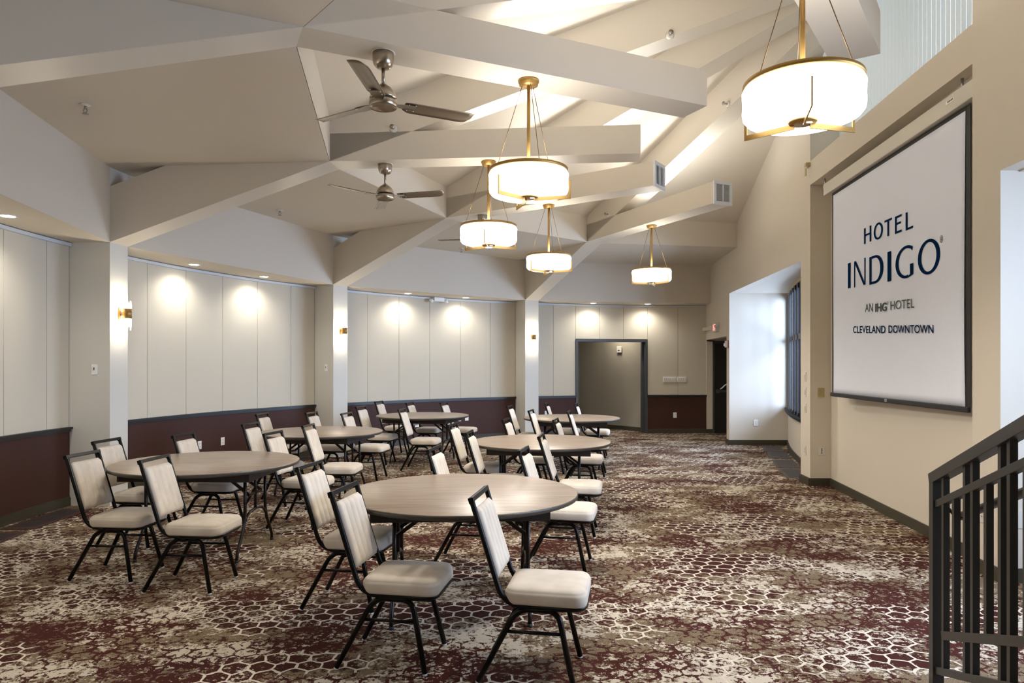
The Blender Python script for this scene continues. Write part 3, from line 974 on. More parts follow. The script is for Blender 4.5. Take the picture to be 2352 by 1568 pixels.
for k, deg, lb in ((-1, 215.2, 'lit downlight in the soffit beside the camera, farther one'), (-1, 224.7, 'lit downlight in the soffit beside the camera, nearer one'), (0, 194.6, 'lit downlight of the nearest bay, outside the view'), (0, 185.2, 'lit downlight in the soffit of the nearest bay'), (1, 164.2, 'lit downlight of the second bay, nearer the first sconce column'), (1, 154.9, 'lit downlight of the second bay, nearer the second sconce column'),
                   (2, 133.8, 'lit downlight of the middle bay, before the emergency light'), (2, 124.8, 'lit downlight of the middle bay, past the emergency light'),
                   (3, 104.7, 'lit downlight above the wide doorway'), (3, 96.3, 'lit downlight above the right end of the wide doorway')):
    downlight(lb, deg)


# ---- wall sconces on the columns
def sconce(k, label):
    p = pp(k, RC, 0); a = ang(k)
    t = thing('wall_sconce', label, 'wall sconce', (p.x, p.y, 2.185), a - PI / 2, 'brass and glass wall sconces')
    # local -Y looks into the room
    MB().box((0, -0.010, 0), (0.035, 0.020, 0.155)).build('back_plate', M['brass'], t, bevel=0.004)
    MB().tube([(0, -0.015, 0), (0, -0.055, 0)], 0.010, 12).build('arm', M['brass'], t)
    MB().tube([(0, -0.035, 0), (0, -0.055, 0)], 0.020, 16).build('knuckle', M['brass'], t)
    c = (0, -0.100, 0)
    MB().lathe([(0.046, -0.058), (0.048, -0.058), (0.048, 0.058), (0.046, 0.058), (0.046, -0.058)], c, 32).build('brass_band', M['brass'], t)
    for i in range(12):
        a_ = 2 * PI * i / 12
        x, y = 0.039 * math.cos(a_), -0.100 + 0.039 * math.sin(a_)
        z0 = -0.190 if i % 2 else -0.150
        MB().tube([(x, y, z0), (x, y, 0.145 if i % 2 else 0.125)], 0.0065, 8).build('glass_rod', M['sconce_clear'], t)
    MB().lathe([(0.0, -0.125), (0.028, -0.125), (0.028, 0.120), (0.0, 0.120)], c, 20).build('lit_core', M['sconce'], t)


g = bpy.data.materials.new('clear_sconce_glass'); g.use_nodes = True
t_ = g.node_tree; t_.nodes.clear()
o_ = t_.nodes.new('ShaderNodeOutputMaterial'); gl = t_.nodes.new('ShaderNodeBsdfGlossy'); tr = t_.nodes.new('ShaderNodeBsdfTransparent'); tr2 = t_.nodes.new('ShaderNodeBsdfTranslucent')
gl.inputs['Roughness'].default_value = 0.1
mx = t_.nodes.new('ShaderNodeMixShader'); mx.inputs[0].default_value = 0.15
mx2 = t_.nodes.new('ShaderNodeMixShader'); mx2.inputs[0].default_value = 0.25
t_.links.new(tr.outputs[0], mx.inputs[1]); t_.links.new(gl.outputs[0], mx.inputs[2]); t_.links.new(mx.outputs[0], mx2.inputs[1]); t_.links.new(tr2.outputs[0], mx2.inputs[2]); t_.links.new(mx2.outputs[0], o_.inputs[0])
M['sconce_clear'] = g
sconce(1, 'lit brass and glass sconce on the nearest column')
sconce(2, 'lit brass and glass sconce on the second column')
sconce(3, 'lit brass and glass sconce on the third column, nearest the doorway')
sconce(0, 'lit brass and glass sconce on the column outside the view')


# ---- uplights lying on the box beams
for k in range(-1, 4):
    p = pp(k, 3.65, 0); a = ang(k)
    t = thing('beam_uplight', 'slim linear uplight lying on top of ' + beam_names[k], 'uplight', (p.x, p.y, ZT), a, 'linear uplights on the beams')
    MB().box((0, 0, 0.015), (1.5, 0.09, 0.03)).build('housing', M['white'], t)
    MB().box((0, 0, 0.032), (1.45, 0.06, 0.004)).build('lens', M['lens'], t)
    l = bpy.data.lights.new('uplight_lamp', 'AREA'); l.shape = 'RECTANGLE'; l.size = 1.45; l.size_y = 0.08; l.energy = L_UP; l.color = (0.90, 0.95, 1.0)
    o = bpy.data.objects.new('uplight_lamp', l); COL.objects.link(o); o.parent = t; o.location = (0, 0, 0.05); o.rotation_euler = (PI, 0, 0)

# ================================================================== PENDANTS
PR = 0.315


def make_pendant(az, drop=0.705):
    """origin at the canopy top, on the underside of a beam"""
    t = thing('pendant_light', 'x', 'pendant light', (0, 0, 0), 0, 'drum pendant lights under the beams')
    b = MB().lathe([(0, 0), (0.082, 0), (0.082, -0.018), (0.074, -0.020), (0.074, -0.042), (0, -0.042)], (0, 0, 0), 36)
    b.build('canopy', M['brass'], t)
    zt = -drop
    MB().tube([(0, 0, -0.04), (0, 0, zt - 0.19)], 0.0135, 14).build('rod', M['brass'], t)
    for i in range(3):
        a = az + R(60 + 120 * i)
        MB().tube([(0.052 * math.cos(a), 0.052 * math.sin(a), -0.04), (0.27 * math.cos(a), 0.27 * math.sin(a), zt + 0.004)], 0.0026, 6).build('cable', M['brass_dark'], t)
    MB().lathe([(0.255, zt - 0.008), (0.255, zt + 0.006), (PR - 0.006, zt + 0.006), (PR - 0.004, zt - 0.016), (0.28, zt - 0.016), (0.255, zt - 0.008)], (0, 0, 0), 64).build('top_ring', M['brass'], t)
    # pinched glass drum
    pr = [(0.0, zt - 0.012), (PR - 0.035, zt - 0.012), (PR - 0.010, zt - 0.020), (PR, zt - 0.040), (PR - 0.003, zt - 0.075), (PR - 0.004, zt - 0.110), (PR - 0.002, zt - 0.145), (PR - 0.006, zt - 0.172), (PR - 0.022, zt - 0.192), (PR - 0.05, zt - 0.203), (0.15, zt - 0.211), (0.0, zt - 0.213)]
    MB().lathe(pr, (0, 0, 0), 64).build('glass_shade', M['shade'], t)
    zb_ = zt - 0.213
    for nm_, z_, en_, rx_ in (('lamp_down', zb_ - 0.045, L_PDOWN, 0), ('lamp_up', zt + 0.02, L_PUP, PI)):
        l = bpy.data.lights.new(nm_, 'SPOT'); l.energy = en_; l.spot_size = R(170); l.spot_blend = 0.5; l.shadow_soft_size = 0.12; l.color = (1.0, 0.935, 0.84)
        lo = bpy.data.objects.new(nm_, l); COL.objects.link(lo); lo.parent = t; lo.location = (0, 0, z_); lo.rotation_euler = (rx_, 0, 0)
    d = MB().lathe([(0.0, zb_ - 0.008), (0.070, zb_ - 0.008), (0.078, zb_ + 0.002), (0.0, zb_ + 0.002)], (0, 0, 0), 36).build('bottom_disc', M['brass'], t)
    MB().box((0.028, -0.02, zb_ - 0.0095), (0.028, 0.008, 0.002)).build('slot', M['lens'], d)
    for i in range(3):
        a = az + R(120 * i); u = Vector((math.cos(a), math.sin(a), 0)); v = Vector((-u.y, u.x, 0))
        b = MB()
        w0 = 0.0035
        z0, z1, z2 = zb_ - 0.030, zb_ - 0.001, zb_ + 0.118
        prof = [(0.045, z0 + 0.0), (PR + 0.020, z0), (PR + 0.020, z2), (PR + 0.004, z2 - 0.01), (PR + 0.004, z1), (0.045, z1)]
        n = len(prof); vs = []
        for s_ in (-1, 1):
            for r_, z in prof: vs.append(u * r_ + v * s_ * w0 + Vector((0, 0, z)))
        fs = [tuple(range(n)), tuple(range(2 * n - 1, n - 1, -1))] + [(i_, (i_ + 1) % n, n + (i_ + 1) % n, n + i_) for i_ in range(n)]
        b.add(vs, fs).build('arm', M['brass'], t)
    return t


M['brass_dark'] = mat('dark_brass_cable', (0.16, 0.09, 0.03), 0.4, 0.7)
for k, az, lb in ((-1, R(-105), 'largest lit drum pendant, nearest the camera, above the screen side'),
                  (0, R(226), 'lit drum pendant hanging from the longest box beam'),
                  (1, R(264), 'lit drum pendant just below and behind the second largest one'),
                  (2, R(100), 'lit drum pendant hanging in front of the third column'),
                  (3, R(190), 'farthest lit drum pendant, near the exit sign')):
    t = make_pendant(az)
    p = pp(k, 4.34, 0)
    t.location = (p.x, p.y, ZC); t['label'] = lb

# ================================================================== FANS


def make_fan(az):
    t = thing('ceiling_fan', 'x', 'ceiling fan', (0, 0, 0), 0, 'three-blade ceiling fans under the beams')
    MB().lathe([(0.0, 0), (0.085, 0.0), (0.085, -0.004), (0.0, -0.004)], (0, 0, 0), 28).build('ceiling_ring', M['ceil'], t)
    MB().lathe([(0, -0.004), (0.076, -0.004), (0.077, -0.034), (0.076, -0.058), (0.070, -0.082), (0.058, -0.100), (0.046, -0.110), (0.034, -0.114), (0, -0.114)], (0, 0, 0), 32).build('canopy', M['nickel'], t)
    MB().tube([(0, 0, -0.10), (0, 0, -0.235)], 0.0125, 14).build('downrod', M['nickel'], t)
    MB().lathe([(0.0, -0.222), (0.018, -0.222), (0.030, -0.232), (0.062, -0.255), (0.085, -0.285), (0.096, -0.318), (0.098, -0.330), (0, -0.330)], (0, 0, 0), 36).build('motor_housing', M['nickel'], t)
    MB().lathe([(0, -0.330), (0.086, -0.330), (0.086, -0.345), (0, -0.345)], (0, 0, 0), 36).build('shadow_gap', M['dark'], t)
    MB().lathe([(0, -0.345), (0.100, -0.345), (0.102, -0.362), (0.101, -0.388), (0.094, -0.394), (0.088, -0.386), (0.05, -0.374), (0, -0.368)], (0, 0, 0), 36).build('lower_housing', M['nickel'], t)
    for i in range(3):
        a = az + R(120 * i)
        b = MB()
        n = 14; m = 6; vs = []
        tilt = -math.tan(R(13))
        for s_ in (0, 1):
            for ii in range(n + 1):
                f = ii / n; x = 0.155 + 0.535 * f
                wl = 0.062 + 0.004 * f
                lo, hi = -wl, wl
                if f > 0.88:
                    q = (f - 0.88) / 0.12; hi = wl - 0.050 * q * q
                if f < 0.08:
                    q = 1 - f / 0.08; lo = -wl + 0.018 * q; hi = wl - 0.018 * q
                for j in range(m + 1):
                    y = lo + (hi - lo) * j / m
                    z = -0.355 + y * tilt + 0.012 * (y / wl) ** 2 * -1 + 0.006 - s_ * 0.004
                    vs.append((x, y, z))
        fs = []; q0 = (n + 1) * (m + 1)
        for s_ in (0, 1):
            for ii in range(n):
                for j in range(m):
                    p0 = s_ * q0 + ii * (m + 1) + j
                    fs.append((p0, p0 + 1, p0 + m + 2, p0 + m + 1))
        for ii in range(n):
            for j in (0, m):
                p0 = ii * (m + 1) + j; fs.append((p0, p0 + m + 1, q0 + p0 + m + 1, q0 + p0))
        for j in range(m):
            for ii in (0, n):
                p0 = ii * (m + 1) + j; fs.append((p0, p0 + 1, q0 + p0 + 1, q0 + p0))
        b.add(vs, fs, True)
        o = b.build('blade', M['blade'], t, None, a)
        b = MB().prism([(0.09, -0.022), (0.16, -0.045), (0.24, -0.045), (0.24, 0.045), (0.16, 0.045), (0.09, 0.022)], -0.3635, -0.3595)
        bi = b.build('blade_bracket', M['nickel'], o)
        b = MB()
        for x, y in ((0.185, -0.035), (0.185, 0.035), (0.235, -0.035), (0.235, 0.035)):
            b.lathe([(0, -0.366), (0.004, -0.364), (0.0045, -0.360)], (x, y, y * tilt), 8)
        b.build('screws', M['white'], o)
    return t


for k, az, lb in ((0, R(27), 'brushed nickel ceiling fan nearest the camera, under the longest beam'), (1, R(106), 'brushed nickel ceiling fan under the second beam'), (2, R(172), 'brushed nickel ceiling fan mostly hidden behind a pendant')):
    t = make_fan(az); p = pp(k, 5.5, 0); t.location = (p.x, p.y, ZC); t['label'] = lb

# ================================================================== SCREEN
SO = 0.05                                     # screen plane, a hand behind the wall face
Y0s = 8.677                                   # far edge
dn = math.sqrt(1 + 0.0827 ** 2)
scr = thing('projection_screen', 'pulled-down white projection screen with navy hotel lettering and black border', 'projection screen', (fx(Y0s, SO), Y0s, 0), rzw)


def sx(y):
    """y on the wall -> x in the screen's own frame (reading direction)"""
    return (Y0s - y) * dn


nx, nz = 40, 36
XA, XB = sx(8.632), sx(5.745)
vs = []; fs = []
for i in range(nx + 1):
    for j in range(nz + 1):
        f = i / nx; gq = j / nz
        z = 1.257 + (3.666 - 1.257) * gq
        x = XA + (XB - XA) * f
        e = 0.0
        if f > 0.85: e = -0.022 * math.sin(PI * gq) * ((f - 0.85) / 0.15) ** 2 * 0.6
        y = 0.004 * math.sin(3 * PI * f + 2.2 * (1 - gq)) * (1 - gq) ** 1.5 + 0.003 * math.sin(9 * f + 7 * gq) * (1 - gq)
        vs.append((x + e, y, z))
for i in range(nx):
    for j in range(nz):
        a = i * (nz + 1) + j; fs.append((a, a + 1, a + nz + 2, a + nz + 1))
o = MB().add(vs, fs, True).build('screen_cloth', M['screen'], scr)
so_ = o.modifiers.new('thickness', 'SOLIDIFY'); so_.thickness = 0.002; so_.offset = 1
b = MB()
b.box((sx(8.655), 0.004, 2.46), (0.046, 0.003, 2.49)); b.box((sx(5.712), 0.004, 2.46), (0.062, 0.003, 2.49)); b.box(((XA + XB) / 2, 0.004, 3.685), (XB - XA + 0.04, 0.003, 0.04))
b.build('black_border', M['border'], scr)
b = MB(); b.box(((XA + XB) / 2, -0.004, 1.234), (XB - XA + 0.12, 0.028, 0.046))
b.build('bottom_bar', M['border'], scr, bevel=0.006)
MB().box((sx(7.15), -0.020, 1.236), (0.05, 0.008, 0.03)).build('pull_tab', M['steel'], scr, bevel=0.002)
b = MB(); b.box(((XA + XB) / 2, 0.02, 3.785), (XB - XA + 0.42, 0.13, 0.145)); b.build('screen_housing', M['housing'], scr, bevel=0.006)
b = MB(); b.box((sx(5.68) - 0.21, -0.0475, 3.80), (0.13, 0.002, 0.028)); b.build('rating_sticker', M['white'], scr)
b = MB()
for q in range(5): b.box((sx(5.68) - 0.24 + q * 0.018, -0.0490, 3.803), (0.012, 0.001, 0.014))
b.build('sticker_print', M['dark'], scr)
for y_ in (9.0, 5.85):
    b = MB(); b.box((sx(y_), 0.03, 3.87), (0.05, 0.03, 0.05)); b.tube([(sx(y_), 0.03, 3.86), (sx(y_), 0.03, 3.97)], 0.012, 8)
    b.build('hanger', M['steel'], scr)


# lettering, drawn letter by letter for the two logo lines
def sy(px):
    return 3.219 / ((px - 1176.0) / 1620.0 - 0.0827)


def cx_(c):          # reading-direction coordinate of a measured column on the logo
    return sx(sy(1930 + c / 4.6115))


def ell(cx0, cz0, ra, rb, rai, rbi, a0, a1, n=48, dx=0.0):
    vs = []; fs = []
    for i in range(n + 1):
        a = a0 + (a1 - a0) * i / n
        vs.append((cx0 + ra * math.cos(a), 0, cz0 + rb * math.sin(a))); vs.append((cx0 + dx + rai * math.cos(a), 0, cz0 + rbi * math.sin(a)))
    for i in range(n): fs.append((2 * i, 2 * i + 2, 2 * i + 3, 2 * i + 1))
    return vs, fs


def letter(ch, x0, x1, z0, h, t1, t2):
    """t1 heavy stroke, t2 light stroke"""
    b = MB(); w_ = x1 - x0

    def q(pts): b.add([(x, 0, z) for x, z in pts], [tuple(range(len(pts)))])
    def rect(xa, xb, za, zb): q([(xa, za), (xb, za), (xb, zb), (xa, zb)])
    z1 = z0 + h
    if ch == 'I': rect(x0, x1, z0, z1)
    elif ch == 'H':
        rect(x0, x0 + t1, z0, z1); rect(x1 - t1, x1, z0, z1); rect(x0 + t1, x1 - t1, z0 + h * 0.47, z0 + h * 0.47 + t2)
    elif ch == 'T': rect(x0, x1, z1 - t2, z1); m_ = (x0 + x1) / 2; rect(m_ - t1 / 2, m_ + t1 / 2, z0, z1 - t2)
    elif ch == 'E':
        rect(x0, x0 + t1, z0, z1); rect(x0 + t1, x1, z1 - t2, z1); rect(x0 + t1, x1 - w_ * 0.1, z0 + h * 0.49, z0 + h * 0.49 + t2); rect(x0 + t1, x1, z0, z0 + t2)
    elif ch == 'L': rect(x0, x0 + t1, z0, z1); rect(x0 + t1, x1, z0, z0 + t2)
    elif ch == 'N':
        rect(x0, x0 + t2, z0, z1 - 0.01); rect(x1 - t2, x1, z0, z1)
        q([(x0, z1), (x0 + t1 * 0.9, z1), (x1, z0), (x1 - t1 * 0.75, z0)])
    elif ch == 'O':
        v, f = ell((x0 + x1) / 2, z0 + h / 2, w_ / 2, h / 2 * 1.03, w_ / 2 - t1, h / 2 * 1.03 - t2, 0, 2 * PI); b.add(v, f)
    elif ch == 'D':
        rect(x0, x0 + t1 * 0.85, z0, z1)
        sx0 = x0 + w_ * 0.42
        rect(x0 + t1 * 0.85, sx0, z1 - t2, z1); rect(x0 + t1 * 0.85, sx0, z0, z0 + t2)
        v, f = ell(sx0, z0 + h / 2, x1 - sx0, h / 2, x1 - sx0 - t1 * 1.15, h / 2 - t2, -PI / 2, PI / 2); b.add(v, f)
    elif ch == 'G':
        c0 = x0 + w_ * 0.62
        v, f = ell(c0, z0 + h / 2, w_ * 0.62, h / 2 * 1.03, w_ * 0.62 - t1, h / 2 * 1.03 - t2, R(62), R(284)); b.add(v, f)
        q([(c0 + w_ * 0.29, z1 - h * 0.045), (x1 - w_ * 0.02, z1 - h * 0.075), (x1 - w_ * 0.05, z1 - h * 0.2), (c0 + w_ * 0.22, z1 - h * 0.09)])
        rect(x1 - t1, x1, z0 + h * 0.06, z0 + h * 0.40)
        q([(c0 + w_ * 0.14, z0 - h * 0.005), (x1, z0 + h * 0.065), (x1 - t1, z0 + h * 0.085), (c0 + w_ * 0.14, z0 + h * 0.035)])
    return b


def put(ch, c0, c1, zbase, h, t1, t2, mtl='navy'):
    x0, x1 = cx_(c0), cx_(c1)
    o = letter(ch, x0, x1, zbase, h, t1, t2).build('logo_lettering', M[mtl], scr, (0, -0.0075, 0))
    sm_ = o.modifiers.new('thickness', 'SOLIDIFY'); sm_.thickness = 0.001
    return o


for ch, a_, c_ in (('H', 258, 333), ('O', 361, 457), ('T', 476, 553), ('E', 586, 656), ('L', 700, 779)):
    x_ = cx_(a_); z_ = 2.917 - 0.036 * (x_ - cx_(258))
    put(ch, a_, c_, z_, 0.170, 0.036, 0.020)
for ch, a_, c_ in (('I', 87, 115), ('N', 153, 272), ('D', 315, 462), ('I', 507, 544), ('G', 592, 779), ('O', 830, 1065)):
    x_ = cx_(a_); z_ = 2.479 - 0.040 * (x_ - cx_(87))
    put(ch, a_, c_, z_, 0.290 + 0.010 * (x_ - cx_(87)), 0.060, 0.026)
Lx = lambda c: cx_(c)
text_mesh('lettering', '\u00ae', M['navy'], scr, Lx(1064), Lx(1098), 2.655, 0.062, -0.0085)
text_mesh('lettering', 'AN', M['grey'], scr, Lx(271), Lx(351), 2.172, 0.089, -0.0085, 0.0, slope=-0.045)
text_mesh('lettering', 'IHG', M['grey'], scr, Lx(377), Lx(500), 2.152, 0.089, -0.0085, 0.03, slope=-0.03)
text_mesh('lettering', '\u00ae', M['grey'], scr, Lx(502), Lx(520), 2.205, 0.034, -0.0085)
text_mesh('lettering', 'HOTEL', M['grey'], scr, Lx(540), Lx(792), 2.148, 0.087, -0.0085, 0.0, slope=-0.034)
text_mesh('lettering', 'CLEVELAND', M['navy'], scr, Lx(143), Lx(487), 1.957, 0.080, -0.0085, 0.012, slope=-0.048)
text_mesh('lettering', 'DOWNTOWN', M['navy'], scr, Lx(519), Lx(996), 1.918, 0.078, -0.0085, 0.012, slope=-0.048)

# ================================================================== RAILING
rl = thing('stair_railing', 'dark metal stair railing rising at the edge of the picture', 'railing', (2.10, 3.49, 0), math.atan2(-1.0, -0.262))
# local x runs along the railing towards the upper end of the stair, local y to the wall side
RS = 0.345
XE = 2.3
b = MB(); b.box((0.0, 0, 0.52), (0.062, 0.050, 1.04)); b.build('post', M['railing'], rl, bevel=0.002)


def slope_bar(z, x0, x1, w_, h_, nm, off_y=0.0, r=0.0):
    p = (x0, off_y, z + RS * x0); q = (x1, off_y, z + RS * x1)
    b = MB()
    if r: b.tube([p, q], r, 14)
    else: b.bar(p, q, w_, h_)
    return b.build(nm, M['railing'], rl, bevel=0 if r else 0.0015)


slope_bar(1.040, -0.034, XE, 0.052, 0.052, 'top_rail')
slope_bar(0.905, 0.0, XE, 0.030, 0.034, 'upper_rail')
slope_bar(0.262, 0.12, XE, 0.030, 0.040, 'lower_rail')
slope_bar(0.088, 0.0, XE, 0.030, 0.034, 'bottom_rail')
slope_bar(0.845, 0.06, XE, 0, 0, 'handrail', 0.085, 0.019)
pos = [0.133, 0.276, 0.412, 0.50, 0.646]
kinds = ['full', 'mid', 'full', 'full', 'mid']
x = 0.786
while x < XE - 0.05:
    for d_x, kd in ((0, 'full'), (0.082, 'full'), (0.217, 'mid')):
        if x + d_x < XE: pos.append(x + d_x); kinds.append(kd)
    x += 0.367
for x, kd in zip(pos, kinds):
    top = 1.02 + RS * x if kd == 'full' else 0.905 + RS * x
    bot = 0.088 + RS * x if kd == 'full' else 0.262 + RS * x
    MB().box((x, 0, (top + bot) / 2), (0.029, 0.027, top - bot)).build('baluster', M['railing'], rl)
b = MB(); b.tube([(0.13, 0.0, 0.93), (0.13, 0.05, 0.87), (0.13, 0.085, 0.87)], 0.008, 8); b.build('handrail_bracket', M['railing'], rl)

# ================================================================== TABLES
TZ = 0.763


def make_table():
    """origin on the floor under the middle"""
    t = thing('round_table', 'x', 'table', (0, 0, 0), 0, 'round folding banquet tables')
    MB().lathe([(0, TZ), (0.755, TZ), (0.7595, TZ - 0.002), (0.7595, TZ - 0.006), (0, TZ - 0.006)], (0, 0, 0), 96).build('tabletop', M['laminate'], t)
    tp = list(COL.objects)[-1]
    MB().lathe([(0.740, TZ - 0.004), (0.762, TZ - 0.004), (0.7635, TZ - 0.010), (0.7625, TZ - 0.026), (0.750, TZ - 0.032), (0.0, TZ - 0.032)], (0, 0, 0), 96).build('edge_band', M['edge'], tp)
    b = MB()
    ax, ay = 0.53, 0.415
    for s_ in (-1, 1):
        b.box((0, s_ * ay, TZ - 0.069), (2 * ax, 0.022, 0.078)); b.box((s_ * ax, 0, TZ - 0.069), (0.022, 2 * ay + 0.022, 0.078))
    b.build('apron', M['apron'], t, bevel=0.003)
    for s_ in (-1, 1):
        x = s_ * 0.42
        b = MB()
        for y_ in (-1, 1):
            path = [(x, y_ * 0.215, TZ - 0.04), (x, y_ * 0.215, 0.40), (x, y_ * 0.222, 0.32), (x, y_ * 0.25, 0.24), (x, y_ * 0.30, 0.17), (x, y_ * 0.345, 0.11), (x, y_ * 0.372, 0.06), (x, y_ * 0.38, 0.0)]
            b.tube(path, 0.0135, 10)
        arch = [(x, -0.235, 0.275), (x, -0.19, 0.325), (x, -0.12, 0.355), (x, 0, 0.365), (x, 0.12, 0.355), (x, 0.19, 0.325), (x, 0.235, 0.275)]
        b.tube(arch, 0.012, 10)
        b.tube([(x, 0, TZ - 0.04), (x, 0, 0.36)], 0.0125, 10)
        b.tube([(x, -0.215, TZ - 0.06), (x, 0.215, TZ - 0.06)], 0.012, 8)
        lg = b.build('leg', M['tleg'], t)
        b = MB()
        for y_ in (-0.10, 0.10):
            b.bar((x, y_ * 1.3, 0.50), (s_ * 0.13, y_, TZ - 0.05), 0.012, 0.024)
        b.bar((x, -0.14, 0.50), (x, 0.14, 0.50), 0.012, 0.022)
        b.build('brace', M['tleg'], t)
        for y_ in (-1, 1): MB().lathe([(0, 0), (0.016, 0), (0.016, 0.02), (0, 0.02)], (x, y_ * 0.38, 0), 12).build('foot_cap', M['dark'], lg)
    return t


TABLES = {'A': (-0.33, 4.66, 3, 'foremost round table'),
          'B': (-2.63, 6.09, -2, 'round table beside the nearest sconce column'),
          'D': (-2.40, 8.87, -11, 'round table in front of the second sconce column'),
          'F': (-1.48, 11.70, -13, 'round table in front of the middle bay'),
          'C': (0.315, 7.72, -6, 'round table just behind the foremost one'),
          'E': (0.945, 11.18, -5, 'round table nearest the wide doorway')}
TN = {'A': 'the foremost table', 'B': 'the table by the nearest sconce column', 'D': 'the table before the second sconce column', 'F': 'the table before the middle bay', 'C': 'the table behind the foremost one', 'E': 'the table nearest the wide doorway'}
proto = make_table()
snapshot()
for i, (kk, (x, y, rz, lb)) in enumerate(TABLES.items()):
    o = proto if i == 0 else copy_tree(proto)
    o.location = (x, y, 0); o.rotation_euler = (0, 0, R(rz)); o['label'] = 'greige-topped ' + lb

# ================================================================== CHAIRS


def fil(pts, rad, n=5):
    """round the inner corners of a polyline"""
    pts = [Vector(p) for p in pts]; out = [pts[0]]
    for i in range(1, len(pts) - 1):
        a, b_, c = pts[i - 1], pts[i], pts[i + 1]
        r_ = rad[i - 1] if isinstance(rad, (list, tuple)) else rad
        u = (a - b_).normalized() * r_; v = (c - b_).normalized() * r_
        for j in range(n + 1):
            f = j / n; out.append((b_ + u) * (1 - f) ** 2 + b_ * 2 * f * (1 - f) + (b_ + v) * f * f)
    out.append(pts[-1]); return out


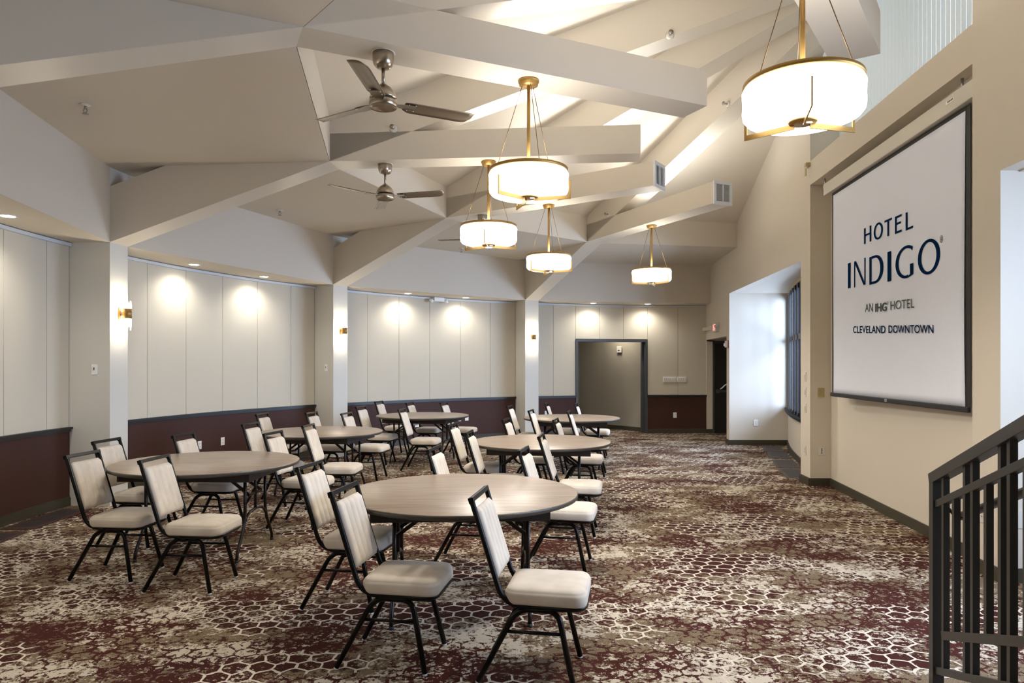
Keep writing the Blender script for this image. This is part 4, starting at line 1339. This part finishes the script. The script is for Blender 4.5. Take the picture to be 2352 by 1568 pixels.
def make_chair():
    """+x is forward, origin on the floor under the top bar of the back"""
    t = thing('banquet_chair', 'x', 'chair', (0, 0, 0), 0, 'cream banquet chairs around the round tables')
    HW = 0.1765
    ZB = 0.392
    # back frame and the two side rails running under the seat: one bent tube each side, joined by the flat top bar
    b = MB()
    for s_ in (-1, 1):
        path = fil([(0.0, s_ * HW, 0.918), (0.163, s_ * HW, ZB + 0.012), (0.30, s_ * (HW + 0.004), ZB)], 0.085, 7)
        b.tube(path, 0.0145, 8)
    b.bar((0.0, -HW - 0.012, 0.916), (0.0, HW + 0.012, 0.916), 0.026, 0.024, up=(-0.3, 0, 0.95))
    for s_ in (-1, 1): b.box((0.0, s_ * HW, 0.913), (0.027, 0.026, 0.030), rot=Matrix.Rotation(R(-17), 3, 'Y'))
    b.build('back_frame', M['chair'], t, bevel=0.002)
    b = MB()
    loop = fil([(0.29, -HW - 0.004, ZB), (0.572, -HW - 0.012, ZB + 0.004), (0.572, HW + 0.012, ZB + 0.004), (0.29, HW + 0.004, ZB)], 0.075, 7)
    b.tube(loop, 0.0130, 8)
    b.tube([(0.215, -HW, ZB + 0.002), (0.215, HW, ZB + 0.002)], 0.011, 8)
    b.build('seat_frame', M['chair'], t)
    # seat cushion
    def rr(hx, hy, r_, n=7):
        out = []
        for cx0, cy0, a0 in ((hx - r_, hy - r_, 0), (-hx + r_, hy - r_, 90), (-hx + r_, -hy + r_, 180), (hx - r_, -hy + r_, 270)):
            for j in range(n + 1):
                a = R(a0 + 90 * j / n); out.append((cx0 + r_ * math.cos(a), cy0 + r_ * math.sin(a)))
        return out
    b = MB(); vs = []; lay = [(0.93, 0.402), (0.985, 0.405), (1.0, 0.415), (1.005, 0.432), (1.0, 0.452), (0.985, 0.4615), (0.975, 0.4625), (0.965, 0.470), (0.92, 0.479), (0.80, 0.486), (0.55, 0.490), (0.25, 0.491)]
    n_ = 32
    for s_, z in lay:
        for x, y in rr(0.208 * s_, 0.203 * s_, 0.058 * s_):
            vs.append((0.374 + x, y * (1.0 - 0.05 * (-x / 0.2 if x < 0 else 0)), z))
    fs = []
    for i in range(len(lay) - 1):
        for j in range(n_): fs.append((i * n_ + j, i * n_ + (j + 1) % n_, (i + 1) * n_ + (j + 1) % n_, (i + 1) * n_ + j))
    fs += [tuple(range(n_)), tuple((len(lay) - 1) * n_ + j for j in range(n_))]
    b.add(vs, fs, True); b.build('seat', M['fabric'], t)
    # backrest with vertical channels
    b = MB(); nu, nv = 48, 14
    def bp(u, v, side):
        # u 0..1 across, v 0..1 up; line of the back
        z = 0.522 + (0.868 - 0.522) * v
        xl = 0.163 * (0.918 - z) / (0.918 - ZB - 0.012)
        y = (u - 0.5) * 2 * 0.1600
        ed = min(u, 1 - u) / 0.04; ev = min(v, 1 - v) / 0.05
        q = min(1, ed) ** 0.5 * min(1, ev) ** 0.5 if (ed < 1 or ev < 1) else 1
        ch = abs(math.sin(PI * u * 5))
        th = 0.0215 * (0.25 + 0.75 * q) * (0.66 + 0.34 * ch ** 0.45)
        # round the top corners
        if v > 0.93 and min(u, 1 - u) < 0.06:
            k_ = (v - 0.93) / 0.07 * (1 - min(u, 1 - u) / 0.06); z -= 0.012 * k_
        d = Vector((1.0, 0, 0.30)).normalized()
        return Vector((xl, y, z)) + d * (th * side + 0.004)
    vs = []
    for side in (-1, 1):
        for i in range(nu + 1):
            for j in range(nv + 1): vs.append(bp(i / nu, j / nv, side))
    q0 = (nu + 1) * (nv + 1); fs = []
    for side in (0, 1):
        for i in range(nu):
            for j in range(nv):
                a = side * q0 + i * (nv + 1) + j; fs.append((a, a + 1, a + nv + 2, a + nv + 1))
    for i in range(nu):
        for j in (0, nv):
            a = i * (nv + 1) + j; fs.append((a, a + nv + 1, q0 + a + nv + 1, q0 + a))
    for j in range(nv):
        for i in (0, nu):
            a = i * (nv + 1) + j; fs.append((a, a + 1, q0 + a + 1, q0 + a))
    b.add(vs, fs, True); b.build('backrest', M['fabric'], t)
    # legs: a bent tube per leg, meeting under the seat
    for s_ in (-1, 1):
        yt, yb = s_ * 0.158, s_ * 0.200
        for nm, top, kx, fx_ in (('leg', 0.335, 0.438, 0.520), ('leg', 0.335, 0.232, 0.040)):
            path = fil([(top, yt, 0.372), (kx, yt, 0.372), (fx_, yb, 0.012)], 0.062, 7)
            lg = MB().tube(path, 0.0148, 8).build(nm, M['chair'], t)
            MB().lathe([(0, 0.0), (0.008, 0.0), (0.013, 0.004), (0.013, 0.014), (0, 0.014)], (fx_, yb, 0), 10).build('foot_glide', M['glide'], lg)
        # side stretcher
        z = 0.262; f = (0.372 - z) / 0.36
        xr = 0.232 + (0.040 - 0.232) * f; xf = 0.438 + (0.520 - 0.438) * f; y = yt + (yb - yt) * f
        MB().tube([(xr, y, z), (xf, y, z)], 0.0085, 8).build('stretcher', M['chair'], t)
        # short gusset
        MB().tube([(0.215, yt, 0.325), (0.27, yt, 0.366)], 0.006, 6).build('gusset', M['chair'], t)
    return t


HM = 0.0
CH = [('A', -9, -1.38, 4.797), ('A', -9, -0.93, 3.905), ('A', -10, -0.175, 3.742), ('A', -9, -0.637, 5.747), ('A', -12, 0.091, 5.683),
      ('B', -5, -3.286, 5.398), ('B', -4, -2.605, 5.138), ('B', -5, -3.651, 6.351), ('B', -5, -3.198, 6.862), ('B', -9, -2.39, 7.05),
      ('D', -7, -3.018, 8.13), ('D', -5, -3.446, 9.721), ('D', -8, -2.84, 9.99), ('D', -9, -2.323, 9.892), ('D', -3, -2.29, 7.92),
      ('F', -12, -2.447, 11.402), ('F', -12, -2.45, 12.968), ('F', -12, -1.832, 12.606), ('F', -14, -1.223, 12.623), ('F', -7, -1.683, 10.76),
      ('C', -10, -0.681, 8.035), ('C', -7, -0.436, 7.124), ('C', -12, -0.078, 8.807), ('C', -12, 0.54, 8.761), ('C', -9, 0.277, 6.77),
      ('E', -12, -0.043, 11.588), ('E', -12, 0.278, 10.49), ('E', -10, 0.601, 12.367), ('E', -11, 1.104, 12.209), ('E', -10, 0.823, 10.228)]
SLOT = {'A': 'side nf nc ff fc', 'B': 'nf nc side ff fc', 'D': 'nf side ff fc nc', 'F': 'nf side ff fc nc', 'C': 'side nf ff fc nc', 'E': 'side nf ff fc nc'}
WORDS = {'side': 'on the side farthest from the screen at ', 'nf': 'on the camera side of, and farther from the screen than its neighbour at, ', 'nc': 'on the camera side of, and nearer the screen at, ',
         'ff': 'behind, and farther from the screen at, ', 'fc': 'behind, and nearer the screen at, '}
chair = make_chair()
snapshot()
cnt = {}
for i, (tb, hd, x, y) in enumerate(CH):
    o = chair if i == 0 else copy_tree(chair)
    n_ = cnt.get(tb, 0); cnt[tb] = n_ + 1
    sl = SLOT[tb].split()[n_]
    o.location = (x, y, 0); o.rotation_euler = (0, 0, R(hd))
    o['label'] = 'cream chair ' + {'side': 'at the wall-side edge of ', 'nf': 'camera side, away from screen, of ', 'nc': 'camera side, towards screen, of ', 'ff': 'far side, away from screen, of ', 'fc': 'far side, towards screen, of '}[sl] + TN[tb]
